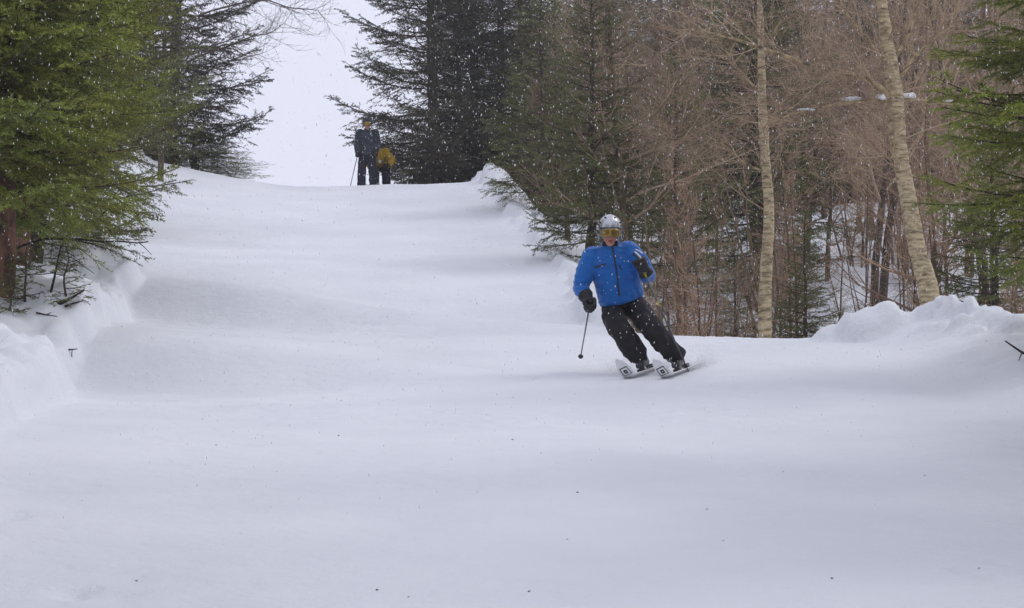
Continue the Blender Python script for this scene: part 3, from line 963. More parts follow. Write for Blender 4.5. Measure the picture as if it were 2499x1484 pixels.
def ribbon(name, target, pts, width, material, parent, lift=0.004, thick=0.004, direction=(0, 1, 0)):
    """A thin strip that follows the surface of a mesh, dropped on it from the front."""
    bvh = BVHTree.FromPolygons([v.co for v in target.vertices], [tuple(p.vertices) for p in target.polygons])
    d = Vector(direction)
    P = []
    for i in range(len(pts) - 1):
        a, b = Vector((pts[i][0], 0, pts[i][1])), Vector((pts[i + 1][0], 0, pts[i + 1][1]))
        m = max(3, int((b - a).length / 0.015))
        for k in range(m + (i == len(pts) - 2)):
            P.append(a.lerp(b, k / m))
    rows = []
    for i, p in enumerate(P):
        t = (P[min(i + 1, len(P) - 1)] - P[max(i - 1, 0)]).normalized()
        side = Vector((-t.z, 0, t.x))
        row = []
        for sgn in (-1, 1):
            q = p + side * (width * 0.5 * sgn)
            hit = bvh.ray_cast(Vector((q.x, -3, q.z)), d)
            if hit[0] is None: row = None; break
            row.append(hit[0] + hit[1] * lift if hit[1].y < 0 else hit[0] - hit[1] * lift)
        if row: rows.append(row)
    if len(rows) < 2: return None
    bm = bmesh.new()
    vs = [[bm.verts.new(r[0]), bm.verts.new(r[1])] for r in rows]
    vb = [[bm.verts.new(r[0] + Vector((0, thick + lift, 0))), bm.verts.new(r[1] + Vector((0, thick + lift, 0)))] for r in rows]
    for i in range(len(vs) - 1):
        bm.faces.new((vs[i][0], vs[i][1], vs[i + 1][1], vs[i + 1][0]))
        bm.faces.new((vs[i][0], vs[i + 1][0], vb[i + 1][0], vb[i][0]))
        bm.faces.new((vs[i][1], vb[i][1], vb[i + 1][1], vs[i + 1][1]))
    return bm_obj(name, bm, material, parent)


def make_glove(parent, wrist, centre, axis, palm_dir, material, size=1.0, voxel=0.006):
    """Glove closed round a grip: palm, four curled fingers, thumb, gauntlet."""
    bm = bmesh.new()
    w, c = Vector(wrist), Vector(centre)
    ax = Vector(axis).normalized()
    pn = (Vector(palm_dir) - ax * Vector(palm_dir).dot(ax)).normalized()     # from palm to the grip
    sd = ax.cross(pn)
    s = size
    palm = c - pn * 0.030 * s
    rot = Matrix((sd, pn, ax)).transposed()
    add_ball(bm, palm, (0.042 * s, 0.026 * s, 0.050 * s), 3, rot)
    add_cone(bm, w, palm, 0.046 * s, 0.040 * s)
    add_ball(bm, w, 0.046 * s, 2)
    add_cone(bm, w + (w - palm).normalized() * 0.05, w, 0.058 * s, 0.046 * s)
    for k, (o, ln) in enumerate(((0.038, 0.9), (0.013, 1.0), (-0.012, 0.95), (-0.036, 0.8))):
        base = c - pn * 0.028 * s + sd * 0.036 * s + ax * o * s
        r = 0.038 * s * ln
        pts = [base]
        for a in (20, 75, 130, 175):
            t = R(a)
            pts.append(c + ax * o * s + (sd * math.cos(t) + pn * math.sin(t)) * r)
        add_chain(bm, pts, [0.0150 * s, 0.0150 * s, 0.0145 * s, 0.0135 * s, 0.012 * s])
    tb = c - pn * 0.030 * s - sd * 0.030 * s + ax * 0.022 * s
    add_chain(bm, [tb, c - sd * 0.042 * s + ax * 0.040 * s, c - sd * 0.026 * s + pn * 0.030 * s + ax * 0.046 * s, c + pn * 0.040 * s + ax * 0.044 * s],
              [0.017 * s, 0.0165 * s, 0.015 * s, 0.013 * s])
    return link('glove', fuse('glove', bm, material, voxel, 2, 0.002, 40), parent)


def make_head_gear(parent, C, pitch, helmet_mat, lens_mat, vents=True, brim=True):
    """Helmet, goggles and face pieces round a head centred at C."""
    rot = Matrix.Rotation(pitch, 3, 'X')
    C = Vector(C)
    def T(x, y, z): return C + rot @ Vector((x, y, z))
    nu, nv = 48, 30
    bm = bmesh.new()
    grid = []
    for j in range(nv + 1):
        ph = R(90) - j / nv * R(150)
        row = []
        for i in range(nu):
            th = 2 * math.pi * i / nu
            x = 0.119 * math.cos(ph) * math.cos(th); y = 0.138 * math.cos(ph) * math.sin(th) + 0.012; z = 0.128 * math.sin(ph) + 0.040
            ridge = 1 + 0.018 * math.exp(-(x / 0.05) ** 2) * (z > 0.06)
            row.append(bm.verts.new(T(x * ridge, y * ridge, z * (1 + 0.02 * math.exp(-(x / .045) ** 2)))))
        grid.append((row, ph))
    inv = rot.transposed()
    for j in range(nv):
        for i in range(nu):
            q = [grid[j][0][i], grid[j + 1][0][i], grid[j + 1][0][(i + 1) % nu], grid[j][0][(i + 1) % nu]]
            lc = inv @ (sum((v.co for v in q), Vector()) / 4 - C)
            if lc.y < -0.015 and lc.z < 0.034 and abs(lc.x) < 0.110: continue
            if lc.z < -0.074: continue
            if j == 0:
                try: bm.faces.new((q[0], q[1], q[2]))
                except ValueError: pass
                continue
            bm.faces.new(q)
    bmesh.ops.remove_doubles(bm, verts=bm.verts, dist=1e-5)
    bmesh.ops.delete(bm, geom=[v for v in bm.verts if not v.link_faces], context='VERTS')
    h = bm_obj('helmet', bm, helmet_mat, parent)
    sol = h.modifiers.new('solid', 'SOLIDIFY'); sol.thickness = 0.010; sol.offset = -1
    # padded ear pieces and rim
    for sx in (-1, 1):
        b2 = bmesh.new()
        add_ball(b2, T(0.104 * sx, 0.008, -0.045), (0.018, 0.055, 0.055), 3)
        bm_obj('ear_pad', b2, MP['grey_shell'], h)
    if brim:
        b2 = bmesh.new()
        pts = [T(0.117 * math.cos(t), 0.137 * math.sin(t) + 0.010, 0.036) for t in [R(188) + R(164) * k / 16 for k in range(17)]]
        add_chain(b2, pts, [0.0065] * 17)
        bm_obj('rim', b2, MP['dark'], h)
    if vents:
        for vx, vz, rr in ((-0.045, 0.136, 25), (0.045, 0.136, -25), (-0.098, 0.085, 55), (0.098, 0.085, -55), (-0.106, 0.055, 55), (0.106, 0.055, -55)):
            k = max(0.0, 1 - (vx / 0.119) ** 2 - ((vz - 0.04) / 0.130) ** 2)
            b2 = bmesh.new()
            add_ball(b2, T(vx, 0.012 - 0.138 * math.sqrt(k) - 0.001, vz + .001), (0.021, 0.010, 0.0075), 2, Matrix.Rotation(R(rr), 3, 'Y'))
            bm_obj('vent', b2, MP['dark'], h)
    # goggles
    def shield(r, x0, z0, z1, out, nose):
        b = bmesh.new()
        rows = []
        n, m = 26, 8
        for i in range(n + 1):
            x = -x0 + 2 * x0 * i / n
            row = []
            e = 1 - (abs(x) / x0) ** 4 * 0.42
            zc = (z0 + z1) / 2
            for j in range(m + 1):
                z = zc + (z0 + (z1 - z0) * j / m - zc) * e
                if j < m / 2: z += nose * math.exp(-(x / 0.022) ** 2) * (1 - 2 * j / m)
                y = -math.sqrt(max(0.0, r * r - x * x)) + (r - 0.112) - out - 0.006 * math.cos((z - zc) * 20)
                row.append(b.verts.new(T(x, y, z)))
            rows.append(row)
        for i in range(n):
            for j in range(m):
                b.faces.new((rows[i][j], rows[i + 1][j], rows[i + 1][j + 1], rows[i][j + 1]))
        return b
    g = bm_obj('goggles', shield(0.118, 0.096, -0.066, 0.032, 0.012, 0.020), MP['frame'], parent)
    s1 = g.modifiers.new('solid', 'SOLIDIFY'); s1.thickness = 0.022; s1.offset = 0
    ln = bm_obj('lens', shield(0.118, 0.090, -0.059, 0.027, 0.0255, 0.018), lens_mat, g)
    s2 = ln.modifiers.new('solid', 'SOLIDIFY'); s2.thickness = 0.004; s2.offset = 0
    for sx in (-1, 1):
        b2 = bmesh.new()
        add_chain(b2, [T(0.094 * sx, -0.058, -0.016), T(0.112 * sx, -0.022, -0.004), T(0.128 * sx, 0.012, 0.010)], [0.012, 0.012, 0.012])
        bm_obj('strap', b2, MP['dark'], g)
    # mouth
    b2 = bmesh.new()
    add_ball(b2, T(0, -0.094, -0.097), (0.023, 0.010, 0.0045), 2)
    add_ball(b2, T(0, -0.093, -0.105), (0.020, 0.010, 0.0052), 2)
    bm_obj('mouth', b2, MP['lips'], parent)
    return h


def add_head(bm, C, pitch, neck):
    rot = Matrix.Rotation(pitch, 3, 'X')
    C = Vector(C)
    def T(x, y, z): return C + rot @ Vector((x, y, z))
    add_ball(bm, T(0, 0.012, 0.030), (0.078, 0.098, 0.100), 3, rot)
    add_ball(bm, T(0, -0.020, -0.055), (0.066, 0.074, 0.075), 3, rot)
    add_ball(bm, T(0, -0.050, -0.110), (0.044, 0.044, 0.034), 3, rot)
    add_ball(bm, T(0, -0.076, -0.132), (0.020, 0.018, 0.016), 2, rot)
    add_cone(bm, T(0, -0.092, -0.020), T(0, -0.112, -0.066), 0.009, 0.017, 10)
    add_ball(bm, T(0, -0.110, -0.068), (0.018, 0.015, 0.013), 2, rot)
    for sx in (-1, 1):
        add_ball(bm, T(0.014 * sx, -0.100, -0.070), 0.010, 2)
        add_ball(bm, T(0.080 * sx, 0.015, -0.020), (0.012, 0.022, 0.032), 2, rot)
        add_ball(bm, T(0.040 * sx, -0.066, -0.060), (0.026, 0.022, 0.026), 2, rot)
    add_cone(bm, T(0, 0.015, -0.060), Vector(neck), 0.056, 0.062)


def make_body(parent, J, voxel=0.009):
    """Whole body under the clothes as one continuous skin."""
    bm = bmesh.new()
    add_head(bm, J['head'], J['pitch'], J['neck'])
    sh = Vector(J['shoulder_l']) - Vector(J['shoulder_r'])
    sx = sh.normalized()
    n, p = Vector(J['neck']), Vector(J['pelvis'])
    up = (n - p).normalized(); fy = up.cross(sx).normalized()
    add_loft(bm, [(p - up * .06, sx * .12, fy * .09), (p + up * .05, sx * .16, fy * .11), (p.lerp(n, .45), sx * .14, fy * .10),
                  (p.lerp(n, .75), sx * .17, fy * .11), (p.lerp(n, .95), sx * .12, fy * .07), (n, sx * .06, fy * .06)])
    for s in ('r', 'l'):
        add_chain(bm, [J['shoulder_' + s], J['elbow_' + s], J['wrist_' + s]], [.055, .043, .030])
        add_cone(bm, n.lerp(Vector(J['shoulder_' + s]), .3) - V3(0, 0, .05), J['shoulder_' + s], .045, .05)
        add_ball(bm, Vector(J['wrist_' + s]).lerp(Vector(J['hand_' + s]), .5), .030, 2)
        add_chain(bm, [J['hip_' + s], J['knee_' + s], J['ankle_' + s]], [.085, .056, .042])
        add_cone(bm, p, J['hip_' + s], .09, .085)
    return link('body', fuse('body', bm, MP['skin'], voxel, 3), parent)


# --- the skier in front: local x to the right, y away, z up, origin on the snow between the boots
SKX, SKY = 1.424, 22.0
SKZ = zt(SKX, SKY)
J = dict(head=(-0.455, -0.145, 1.405), pitch=R(8), neck=(-0.445, -0.06, 1.245), pelvis=(-0.315, 0.20, 0.74),
         shoulder_r=(-0.635, 0.0, 1.185), elbow_r=(-0.742, 0.03, 0.875), wrist_r=(-0.685, -0.14, 0.745), hand_r=(-0.660, -0.20, 0.665),
         shoulder_l=(-0.235, -0.02, 1.245), elbow_l=(-0.085, -0.05, 0.985), wrist_l=(-0.125, -0.27, 1.005), hand_l=(-0.160, -0.345, 1.045),
         hip_r=(-0.415, 0.20, 0.70), knee_r=(-0.385, -0.10, 0.475), ankle_r=(-0.150, 0.07, 0.13),
         hip_l=(-0.205, 0.20, 0.715), knee_l=(-0.070, -0.08, 0.485), ankle_l=(0.245, 0.09, 0.13))
skier = empty('person', (SKX, SKY, SKZ))
tag(skier, 'skier in bright blue jacket and silver helmet carving a turn', 'person')
make_body(skier, J)

bm = bmesh.new()
add_loft(bm, [((-0.330, 0.150, 0.745), (0.215, 0, 0.055), (0, 0.165, 0.05)),
              ((-0.335, 0.135, 0.790), (0.232, 0, 0.050), (0, 0.175, 0.06)),
              ((-0.365, 0.095, 0.900), (0.225, 0, 0.035), (0, 0.165, 0.06)),
              ((-0.405, 0.040, 1.050), (0.235, 0, 0.030), (0, 0.170, 0.06)),
              ((-0.430, 0.000, 1.160), (0.235, 0, 0.030), (0, 0.155, 0.06)),
              ((-0.442, -0.030, 1.245), (0.165, 0, 0.020), (0, 0.115, 0.04)),
              ((-0.446, -0.050, 1.295), (0.088, 0, 0.008), (0, 0.088, 0.03)),
              ((-0.446, -0.055, 1.315), (0.084, 0, 0.006), (0, 0.084, 0.03))])
add_chain(bm, [(-0.62, 0.0, 1.175), (-0.685, 0.012, 1.03), J['elbow_r'], (-0.715, -0.05, 0.80), (-0.690, -0.125, 0.750)], [.108, .100, .084, .074, .062])
add_chain(bm, [(-0.27, -0.02, 1.225), (-0.165, -0.03, 1.12), J['elbow_l'], (-0.105, -0.16, 0.990), (-0.128, -0.245, 1.005)], [.108, .100, .086, .076, .064])
jk = fuse('jacket', bm, MP['blue'], 0.010, 5, 0.011, 9, 2, (1.0, 1, 1.7))
jacket = link('jacket', jk, skier)
ribbon('zipper', jk, [(-0.437, 1.275), (-0.420, 1.18), (-0.395, 1.03), (-0.375, 0.90), (-0.362, 0.775)], 0.016, MP['dark'], jacket)
ribbon('pocket_zip', jk, [(-0.605, 1.058), (-0.56, 1.066), (-0.500, 1.082)], 0.015, MP['dark'], jacket)
ribbon('pocket_zip', jk, [(-0.365, 1.075), (-0.345, 1.025)], 0.012, MP['dark'], jacket)
ribbon('sleeve_stripe', jk, [(-0.212, 1.205), (-0.165, 1.165), (-0.130, 1.118)], 0.016, MP['white'], jacket)
ribbon('sleeve_stripe', jk, [(-0.205, 1.232), (-0.165, 1.215), (-0.135, 1.19)], 0.012, MP['white'], jacket)
ribbon('sleeve_stripe', jk, [(-0.232, 1.190), (-0.185, 1.148), (-0.148, 1.100)], 0.014, MP['dark'], jacket)
ribbon('sleeve_stripe', jk, [(-0.635, 0.805), (-0.61, 0.785), (-0.585, 0.755)], 0.014, MP['white'], jacket)
bm = bmesh.new()
add_loft(bm, [((-0.446, -0.060, 1.262), (0.088, 0, 0), (0, 0.088, 0)), ((-0.448, -0.075, 1.300), (0.080, 0, 0), (0, 0.084, 0)), ((-0.449, -0.080, 1.318), (0.070, 0, 0), (0, 0.076, 0))])
bm_obj('collar', bm, MP['black'], jacket)

bm = bmesh.new()
add_loft(bm, [((-0.305, 0.21, 0.640), (0.150, 0, 0.02), (0, 0.12, 0)), ((-0.312, 0.20, 0.700), (0.205, 0, 0.05), (0, 0.155, 0)),
              ((-0.325, 0.17, 0.780), (0.195, 0, 0.05), (0, 0.15, 0.04)), ((-0.335, 0.14, 0.840), (0.180, 0, 0.04), (0, 0.13, 0.04))])
add_chain(bm, [(-0.410, 0.19, 0.69), (-0.418, 0.04, 0.58), J['knee_r'], (-0.285, -0.02, 0.33), (-0.185, 0.055, 0.205)], [.120, .113, .112, .114, .108])
add_chain(bm, [(-0.205, 0.19, 0.70), (-0.135, 0.05, 0.60), J['knee_l'], (0.065, 0.00, 0.33), (0.205, 0.075, 0.195)], [.122, .114, .110, .108, .098])
pt = fuse('trousers', bm, MP['black'], 0.011, 3, 0.017, 7.5, 5)
for v in pt.vertices:                      # hems end cleanly over the boots
    v.co.z = max(v.co.z, 0.115)
trousers = link('trousers', pt, skier)

make_head_gear(skier, J['head'], J['pitch'], MP['silver'], MP['lens'])

# skis: heading downhill and to the left, tipped on edge
HEAD = Vector((-0.31, -0.95, 0))
slope = (zt(SKX - 0.25, SKY - 0.8) - zt(SKX + 0.25, SKY + 0.8)) / 1.677
fwd = Vector((HEAD.x, HEAD.y, slope)).normalized()
lft = Vector((HEAD.y, -HEAD.x, 0)).normalized()            # towards the inside of the turn
if lft.x > 0: lft = -lft
n0 = fwd.cross(lft)
if n0.z < 0: n0 = -n0
EDGE = R(24)
nrm = (n0 * math.cos(EDGE) + lft * math.sin(EDGE)).normalized()
wid = nrm.cross(fwd).normalized()


def make_ski(label, centre_local):
    c = Vector((SKX, SKY, SKZ)) + Vector(centre_local)
    c.z = zt(c.x, c.y) + 0.028
    e = empty('ski', c)
    tag(e, label, 'ski', None)
    n = 60
    def prof(s):
        z = 0.0
        if s > 0.56: z = 0.20 * ((s - 0.56) / 0.29) ** 2.0
        if s < -0.74: z = 0.03 * ((-s - 0.74) / 0.11) ** 2
        hw = 0.038 + 0.0265 * (abs(s) / 0.66) ** 2
        if s > 0.66: hw = 0.0645 * math.sqrt(max(0.0, 1 - ((s - 0.66) / 0.19) ** 3))
        if s < -0.78: hw = 0.058 * math.sqrt(max(0.02, 1 - ((-s - 0.78) / 0.075) ** 2))
        return z, hw
    def P(s, w, side):
        z, hw = prof(s)
        th = 0.012 if abs(s) < 0.6 else 0.007
        dz = (prof(min(s + .01, .85))[0] - prof(s - .01)[0]) / 0.02
        sl = 1 / math.sqrt(1 + dz * dz)
        return fwd * (s * 1.0 if s < .56 else .56 + (s - .56) * sl ** .5) + wid * (w * hw) + nrm * (z + th * side)
    ss = np.linspace(-0.85, 0.8495, n)
    bm = bmesh.new()
    rows = []
    for s in ss:
        rows.append([bm.verts.new(P(s, w, 0)) for w in (-1, -.5, 0, .5, 1)] + [bm.verts.new(P(s, w, 1)) for w in (1, .5, 0, -.5, -1)])
    for i in range(n - 1):
        for k in range(10):
            bm.faces.new((rows[i][k], rows[i][(k + 1) % 10], rows[i + 1][(k + 1) % 10], rows[i + 1][k]))
    bm.faces.new(rows[0][::-1]); bm.faces.new(rows[-1])
    bm_obj('board', bm, MP['ski_white'], e)
    # printed frame with a mark on both faces of the shovel
    for side, off in ((0, -0.0016), (1, 0.0016)):
        bm = bmesh.new()
        def patch(s0, s1, w0, w1):
            m = 5
            g = [[bm.verts.new(P(s0 + (s1 - s0) * i / m, w0 + (w1 - w0) * j / m, side) + nrm * off) for j in range(m + 1)] for i in range(m + 1)]
            for i in range(m):
                for j in range(m):
                    bm.faces.new((g[i][j], g[i + 1][j], g[i + 1][j + 1], g[i][j + 1]))
        patch(.665, .675, -.62, .62); patch(.765, .775, -.70, .70); patch(.675, .765, -.66, -.54); patch(.675, .765, .54, .66)
        patch(.695, .715, -.28, .28); patch(.725, .745, -.28, .28); patch(.715, .725, -.28, -.1); patch(.715, .725, .1, .28)
        bm_obj('printed_mark', bm, MP['ski_print'], e)
    for s0, s1, h in ((0.10, 0.22, 0.045), (-0.26, -0.14, 0.055)):
        bm = bmesh.new()
        vs = []
        for s in (s0, s1):
            for w in (-.85, .85):
                for hh in (0.011, h):
                    vs.append(bm.verts.new(fwd * s + wid * w * 0.037 + nrm * hh))
        for f in ((0, 1, 3, 2), (4, 6, 7, 5), (0, 4, 5, 1), (2, 3, 7, 6), (1, 5, 7, 3), (0, 2, 6, 4)):
            bm.faces.new([vs[i] for i in f])
        bmesh.ops.bevel(bm, geom=bm.edges[:], offset=0.006, segments=2, affect='EDGES')
        bm_obj('binding', bm, MP['dark'], e)
    return e, c


skiR, cR = make_ski('white ski under the bent leg of the blue skier, black mark on its tip', (-0.085, 0.10, 0))
skiL, cL = make_ski('white ski under the stretched leg of the blue skier, black mark on its tip', (0.270, 0.10, 0))


def make_boot(parent, base, knee, origin, mats):
    """Shell, cuff and buckles standing on the ski at base."""
    b = Vector(base) - Vector(origin)
    ax = (Vector(knee) - b).normalized()
    bm = bmesh.new()
    def sec(s, h0, h1, w):
        c = b + fwd * s + nrm * ((h0 + h1) / 2)
        return (c, wid * w, nrm * ((h1 - h0) / 2))
    add_loft(bm, [sec(0.165, .014, .050, .028), sec(0.145, .013, .075, .046), sec(0.06, .013, .100, .053), sec(-0.02, .013, .135, .052), sec(-0.10, .013, .140, .046), sec(-0.135, .016, .110, .034)], 16)
    top = b + nrm * .05 + ax * 0.20
    add_cone(bm, b - fwd * .03 + nrm * .07, top, .056, .068)
    o = link('boot', fuse('boot', bm, mats[0], 0.008, 2), parent)
    for k, (s, h) in enumerate(((0.085, .098), (0.03, .118))):
        bb = bmesh.new()
        add_chain(bb, [b + fwd * s + wid * .048 + nrm * (h - .035), b + fwd * s + wid * .03 + nrm * h, b + fwd * s - wid * .03 + nrm * h, b + fwd * s - wid * .048 + nrm * (h - .035)], [.008] * 4)
        bm_obj('buckle', bb, mats[1], o)
    bb = bmesh.new()
    add_cone(bb, b - fwd * .015 + ax * .135, b - fwd * .015 + ax * .160, .073, .074, 20)
    bm_obj('cuff_strap', bb, mats[1], o)
    return o


make_boot(skier, cR + nrm * .03, J['knee_r'], (SKX, SKY, SKZ), (MP['boot'], MP['boot_grey']))
make_boot(skier, cL + nrm * .03, J['knee_l'], (SKX, SKY, SKZ), (MP['boot'], MP['boot_grey']))


def make_pole(label, origin, grip_top, tip, scale=1.0, shaft=None, band=True):
    o = Vector(origin); g, t = Vector(grip_top), Vector(tip)
    e = empty('ski_pole', o + t); tag(e, label, 'ski pole')
    d = (t - g).normalized()
    L = (t - g).length
    def q(s): return g + d * s - t
    bm = bmesh.new(); add_cone(bm, q(0.12), q(L - 0.03), 0.0085 * scale, 0.0065 * scale, 10); add_cone(bm, q(L - 0.03), q(L), 0.005, 0.0015, 8)
    bm_obj('shaft', bm, shaft or MP['alu'], e)
    bm = bmesh.new(); add_chain(bm, [q(0.0), q(0.03), q(0.09), q(0.13)], [.017, .014, .0155, .012])
    bm_obj('grip', bm, MP['dark'], e)
    bm = bmesh.new(); add_cone(bm, q(L - 0.075), q(L - 0.062), 0.012, 0.027, 18); add_cone(bm, q(L - 0.062), q(L - 0.055), 0.027, 0.022, 18)
    bm_obj('basket', bm, MP['dark'], e)
    if band:
        bm = bmesh.new(); add_cone(bm, q(.15), q(.20), .0098, .0098, 10); bm_obj('yellow_band', bm, MP['yellow_print'], e)
        bm = bmesh.new(); add_cone(bm, q(.46), q(.52), .0092, .0092, 10); bm_obj('yellow_band', bm, MP['yellow_print'], e)
    return e, d


SO = (SKX, SKY, SKZ)
hr = Vector(J['hand_r']); tr_ = Vector((-0.722, 0.86, 0.215))
dR = (tr_ - hr).normalized()
make_pole('ski pole trailing behind the lowered hand of the blue skier', SO, hr - dR * 0.075, tr_, 1.0, None, False)
make_glove(skier, J['wrist_r'], hr, -dR, Vector((0.15, -0.5, -0.9)), MP['glove'], 1.35)
hl = Vector(J['hand_l']); tl = Vector((0.322, -0.06, 0.015))
dL = (tl - hl).normalized()
make_pole('ski pole with yellow bands held across the black trousers of the blue skier', SO, hl - dL * 0.075, tl)
make_glove(skier, J['wrist_l'], hl, -dL, Vector((-0.2, -0.9, 0.1)), MP['glove'], 1.35)

# --- the two standing at the crest
def simple_person(label, x, y, lift, J, jacket_m, pants_m, jr, pr, hat, lens):
    z = zt(x, y) + lift
    e = empty('person', (x, y, z)); tag(e, label, 'person')
    make_body(e, J, 0.014)
    sx = (Vector(J['shoulder_l']) - Vector(J['shoulder_r'])).normalized()
    n, p = Vector(J['neck']), Vector(J['pelvis'])
    up = (n - p).normalized(); fy = up.cross(sx).normalized()
    bm = bmesh.new()
    add_loft(bm, [(p - up * .13, sx * .22, fy * .17), (p + up * .02, sx * .215, fy * .17), (p.lerp(n, .4), sx * .21, fy * .165), (p.lerp(n, .72), sx * .225, fy * .165),
                  (p.lerp(n, .93), sx * .17, fy * .12), (n + up * .02, sx * .085, fy * .085), (n + up * .06, sx * .08, fy * .08)])
    for s in ('r', 'l'):
        add_chain(bm, [Vector(J['shoulder_' + s]).lerp(n, .12), J['elbow_' + s], J['wrist_' + s]], [.10, .08, .062])
    link('jacket', fuse('jacket', bm, jacket_m, 0.014, 4, 0.011, 9, 3), e)
    bm = bmesh.new()
    add_loft(bm, [(p - up * .16, sx * .17, fy * .13), (p, sx * .19, fy * .15), (p + up * .1, sx * .18, fy * .14)])
    for s in ('r', 'l'):
        add_chain(bm, [J['hip_' + s], J['knee_' + s], J['ankle_' + s]], [.115, .100, .100])
    link('trousers', fuse('trousers', bm, pants_m, 0.015, 4, 0.010, 8, 4), e)
    for s in ('r', 'l'):
        bm = bmesh.new()
        a = Vector(J['ankle_' + s])
        add_chain(bm, [a, a + V3(0, 0, -.06), a + V3(0, -.13, -.075)], [.065, .055, .048])
        link('boot', fuse('boot', bm, MP['boot'], 0.012, 2), e)
    make_head_gear(e, J['head'], J['pitch'], hat, lens, vents=False, brim=False)
    return e, Vector((x, y, z))


def stand(lean=0.0):
    return dict(head=(0.0, -0.04, 1.60), pitch=R(4), neck=(0, 0, 1.44), pelvis=(0, 0.02, 0.95),
                shoulder_r=(-0.20, 0, 1.38), elbow_r=(-0.24, 0.02, 1.10), wrist_r=(-0.22, -0.12, 0.90), hand_r=(-0.215, -0.17, 0.84),
                shoulder_l=(0.20, 0, 1.38), elbow_l=(0.25, 0.04, 1.10), wrist_l=(0.20, -0.10, 0.92), hand_l=(0.195, -0.15, 0.86),
                hip_r=(-0.10, 0.02, 0.90), knee_r=(-0.12, -0.03, 0.50), ankle_r=(-0.14, 0.02, 0.12),
                hip_l=(0.10, 0.02, 0.90), knee_l=(0.13, -0.03, 0.50), ankle_l=(0.15, 0.02, 0.12))


PY = 52.0
px = ux(896, PY)
J1 = stand()
p1, o1 = simple_person('person in dark navy ski clothes standing on the crest by the spruce', px, PY, 0.0, J1, MP['navy'], MP['navy_pants'], 0, 0, MP['navy'], MP['lens'])
for s, tip in (('r', (-0.42, 0.05, 0.02)), ('l', (0.30, -0.1, 0.02))):
    h = Vector(J1['hand_' + s]); t = Vector(tip); d = (t - h).normalized()
    make_pole('dark ski pole planted at the outer side of the navy skier' if s == 'r' else 'ski pole planted between the navy and the yellow skier', o1, h - d * .08, t, 1.2, MP['dark'], False)
    make_glove(p1, J1['wrist_' + s], h, -d, (0, -1, 0), MP['glove'], 1.25, 0.009)
J2 = dict(head=(-0.10, -0.42, 1.15), pitch=R(30), neck=(-0.09, -0.30, 1.03), pelvis=(0.0, 0.20, 0.78),
          shoulder_r=(-0.26, -0.25, 1.00), elbow_r=(-0.32, -0.22, 0.74), wrist_r=(-0.22, -0.34, 0.60), hand_r=(-0.18, -0.38, 0.56),
          shoulder_l=(0.13, -0.20, 1.02), elbow_l=(0.28, -0.16, 0.80), wrist_l=(0.17, -0.28, 0.66), hand_l=(0.13, -0.32, 0.63),
          hip_r=(-0.12, 0.18, 0.74), knee_r=(-0.14, -0.12, 0.46), ankle_r=(-0.14, 0.05, 0.12),
          hip_l=(0.10, 0.18, 0.74), knee_l=(0.12, -0.12, 0.46), ankle_l=(0.14, 0.05, 0.12))
p2, o2 = simple_person('person in yellow jacket bending over behind the navy skier', px + 0.28, PY + 0.85, 0.04, J2, MP['yellow'], MP['navy_pants'], 0, 0, MP['dark'], MP['lens'])
for s in ('r', 'l'):
    make_glove(p2, J2['wrist_' + s], J2['hand_' + s], (0, 0, 1), (0, -1, 0), MP['glove'], 1.25, 0.009)
bm = bmesh.new()
add_loft(bm, [((-0.02, -0.235, 0.735), (.035, 0, 0), (0, .004, 0)), ((-0.02, -0.235, 0.815), (.035, 0, 0), (0, .004, 0))], 8)
bm_obj('lift_pass', bm, MP['white'], p2)

# ------------------------------------------------------------------ small things on the snow
def stick(name, label, cat, paths, radii, group=None, material='stick'):
    """paths: polylines of world points; one thing, joined pieces as children."""
    base = Vector(paths[0][0])
    e = empty(name, base); tag(e, label, cat, group)
    for i, pl in enumerate(paths):
        P = np.array([(Vector(p) - base)[:] for p in pl])
        r = np.linspace(radii[i], radii[i] * 0.45, len(P))
        link('stem' if i == 0 else 'twig', tube_mesh('stem', P, r, 6, [M[material]], 0.05, i), e)
    return e


def on(u, v, lift=0.0):
    p = flat_point(u, v)
    return Vector((p.x, p.y, p.z + lift))


def near(u, v, Y):
    return at(u, v, Y)


g = on(175, 874)
stick('twig', 'tiny dark twig like a letter T standing at the left bank edge', 'twig',
      [[g - V3(0, 0, .04), g + V3(.0, 0, .05), g + V3(.004, 0, .088)], [g + V3(-.062, 0, .084), g + V3(0, 0, .088), g + V3(.058, 0, .093)]], [.006, .010])
g = on(140, 742)
Yg = g.y
stick('fallen_stick', 'thick dark stick lying on the left bank below the seedling', 'stick',
      [[near(138, 745, Yg), near(170, 730, Yg + .02), near(206, 708, Yg + .05)], [near(158, 748, Yg), near(180, 740, Yg), near(203, 734, Yg + .05)]], [.022, .014])
g = on(110, 770); Yg = g.y
stick('fallen_stick', 'thin forked stick lying flat on the left bank', 'stick',
      [[near(88, 763, Yg), near(112, 768, Yg), near(140, 772, Yg)], [near(112, 769, Yg), near(126, 762, Yg)]], [.010, .007])
g = on(128, 718); Yg = g.y
stick('dead_sapling', 'dead dark sapling with drooping side twigs on the left bank', 'sapling',
      [[near(122, 722, Yg), near(132, 680, Yg), near(140, 640, Yg), near(149, 598, Yg)],
       [near(147, 612, Yg), near(165, 616, Yg - .1), near(185, 630, Yg - .15)], [near(145, 622, Yg), near(175, 628, Yg - .1), near(205, 650, Yg - .2), near(230, 668, Yg - .25)],
       [near(143, 632, Yg), near(110, 630, Yg - .1), near(60, 626, Yg - .2)], [near(141, 640, Yg), near(165, 645, Yg + .1), near(200, 668, Yg + .2)],
       [near(135, 665, Yg), near(100, 670, Yg - .1), near(55, 668, Yg - .1)]],
      [.016, .006, .007, .006, .006, .006])
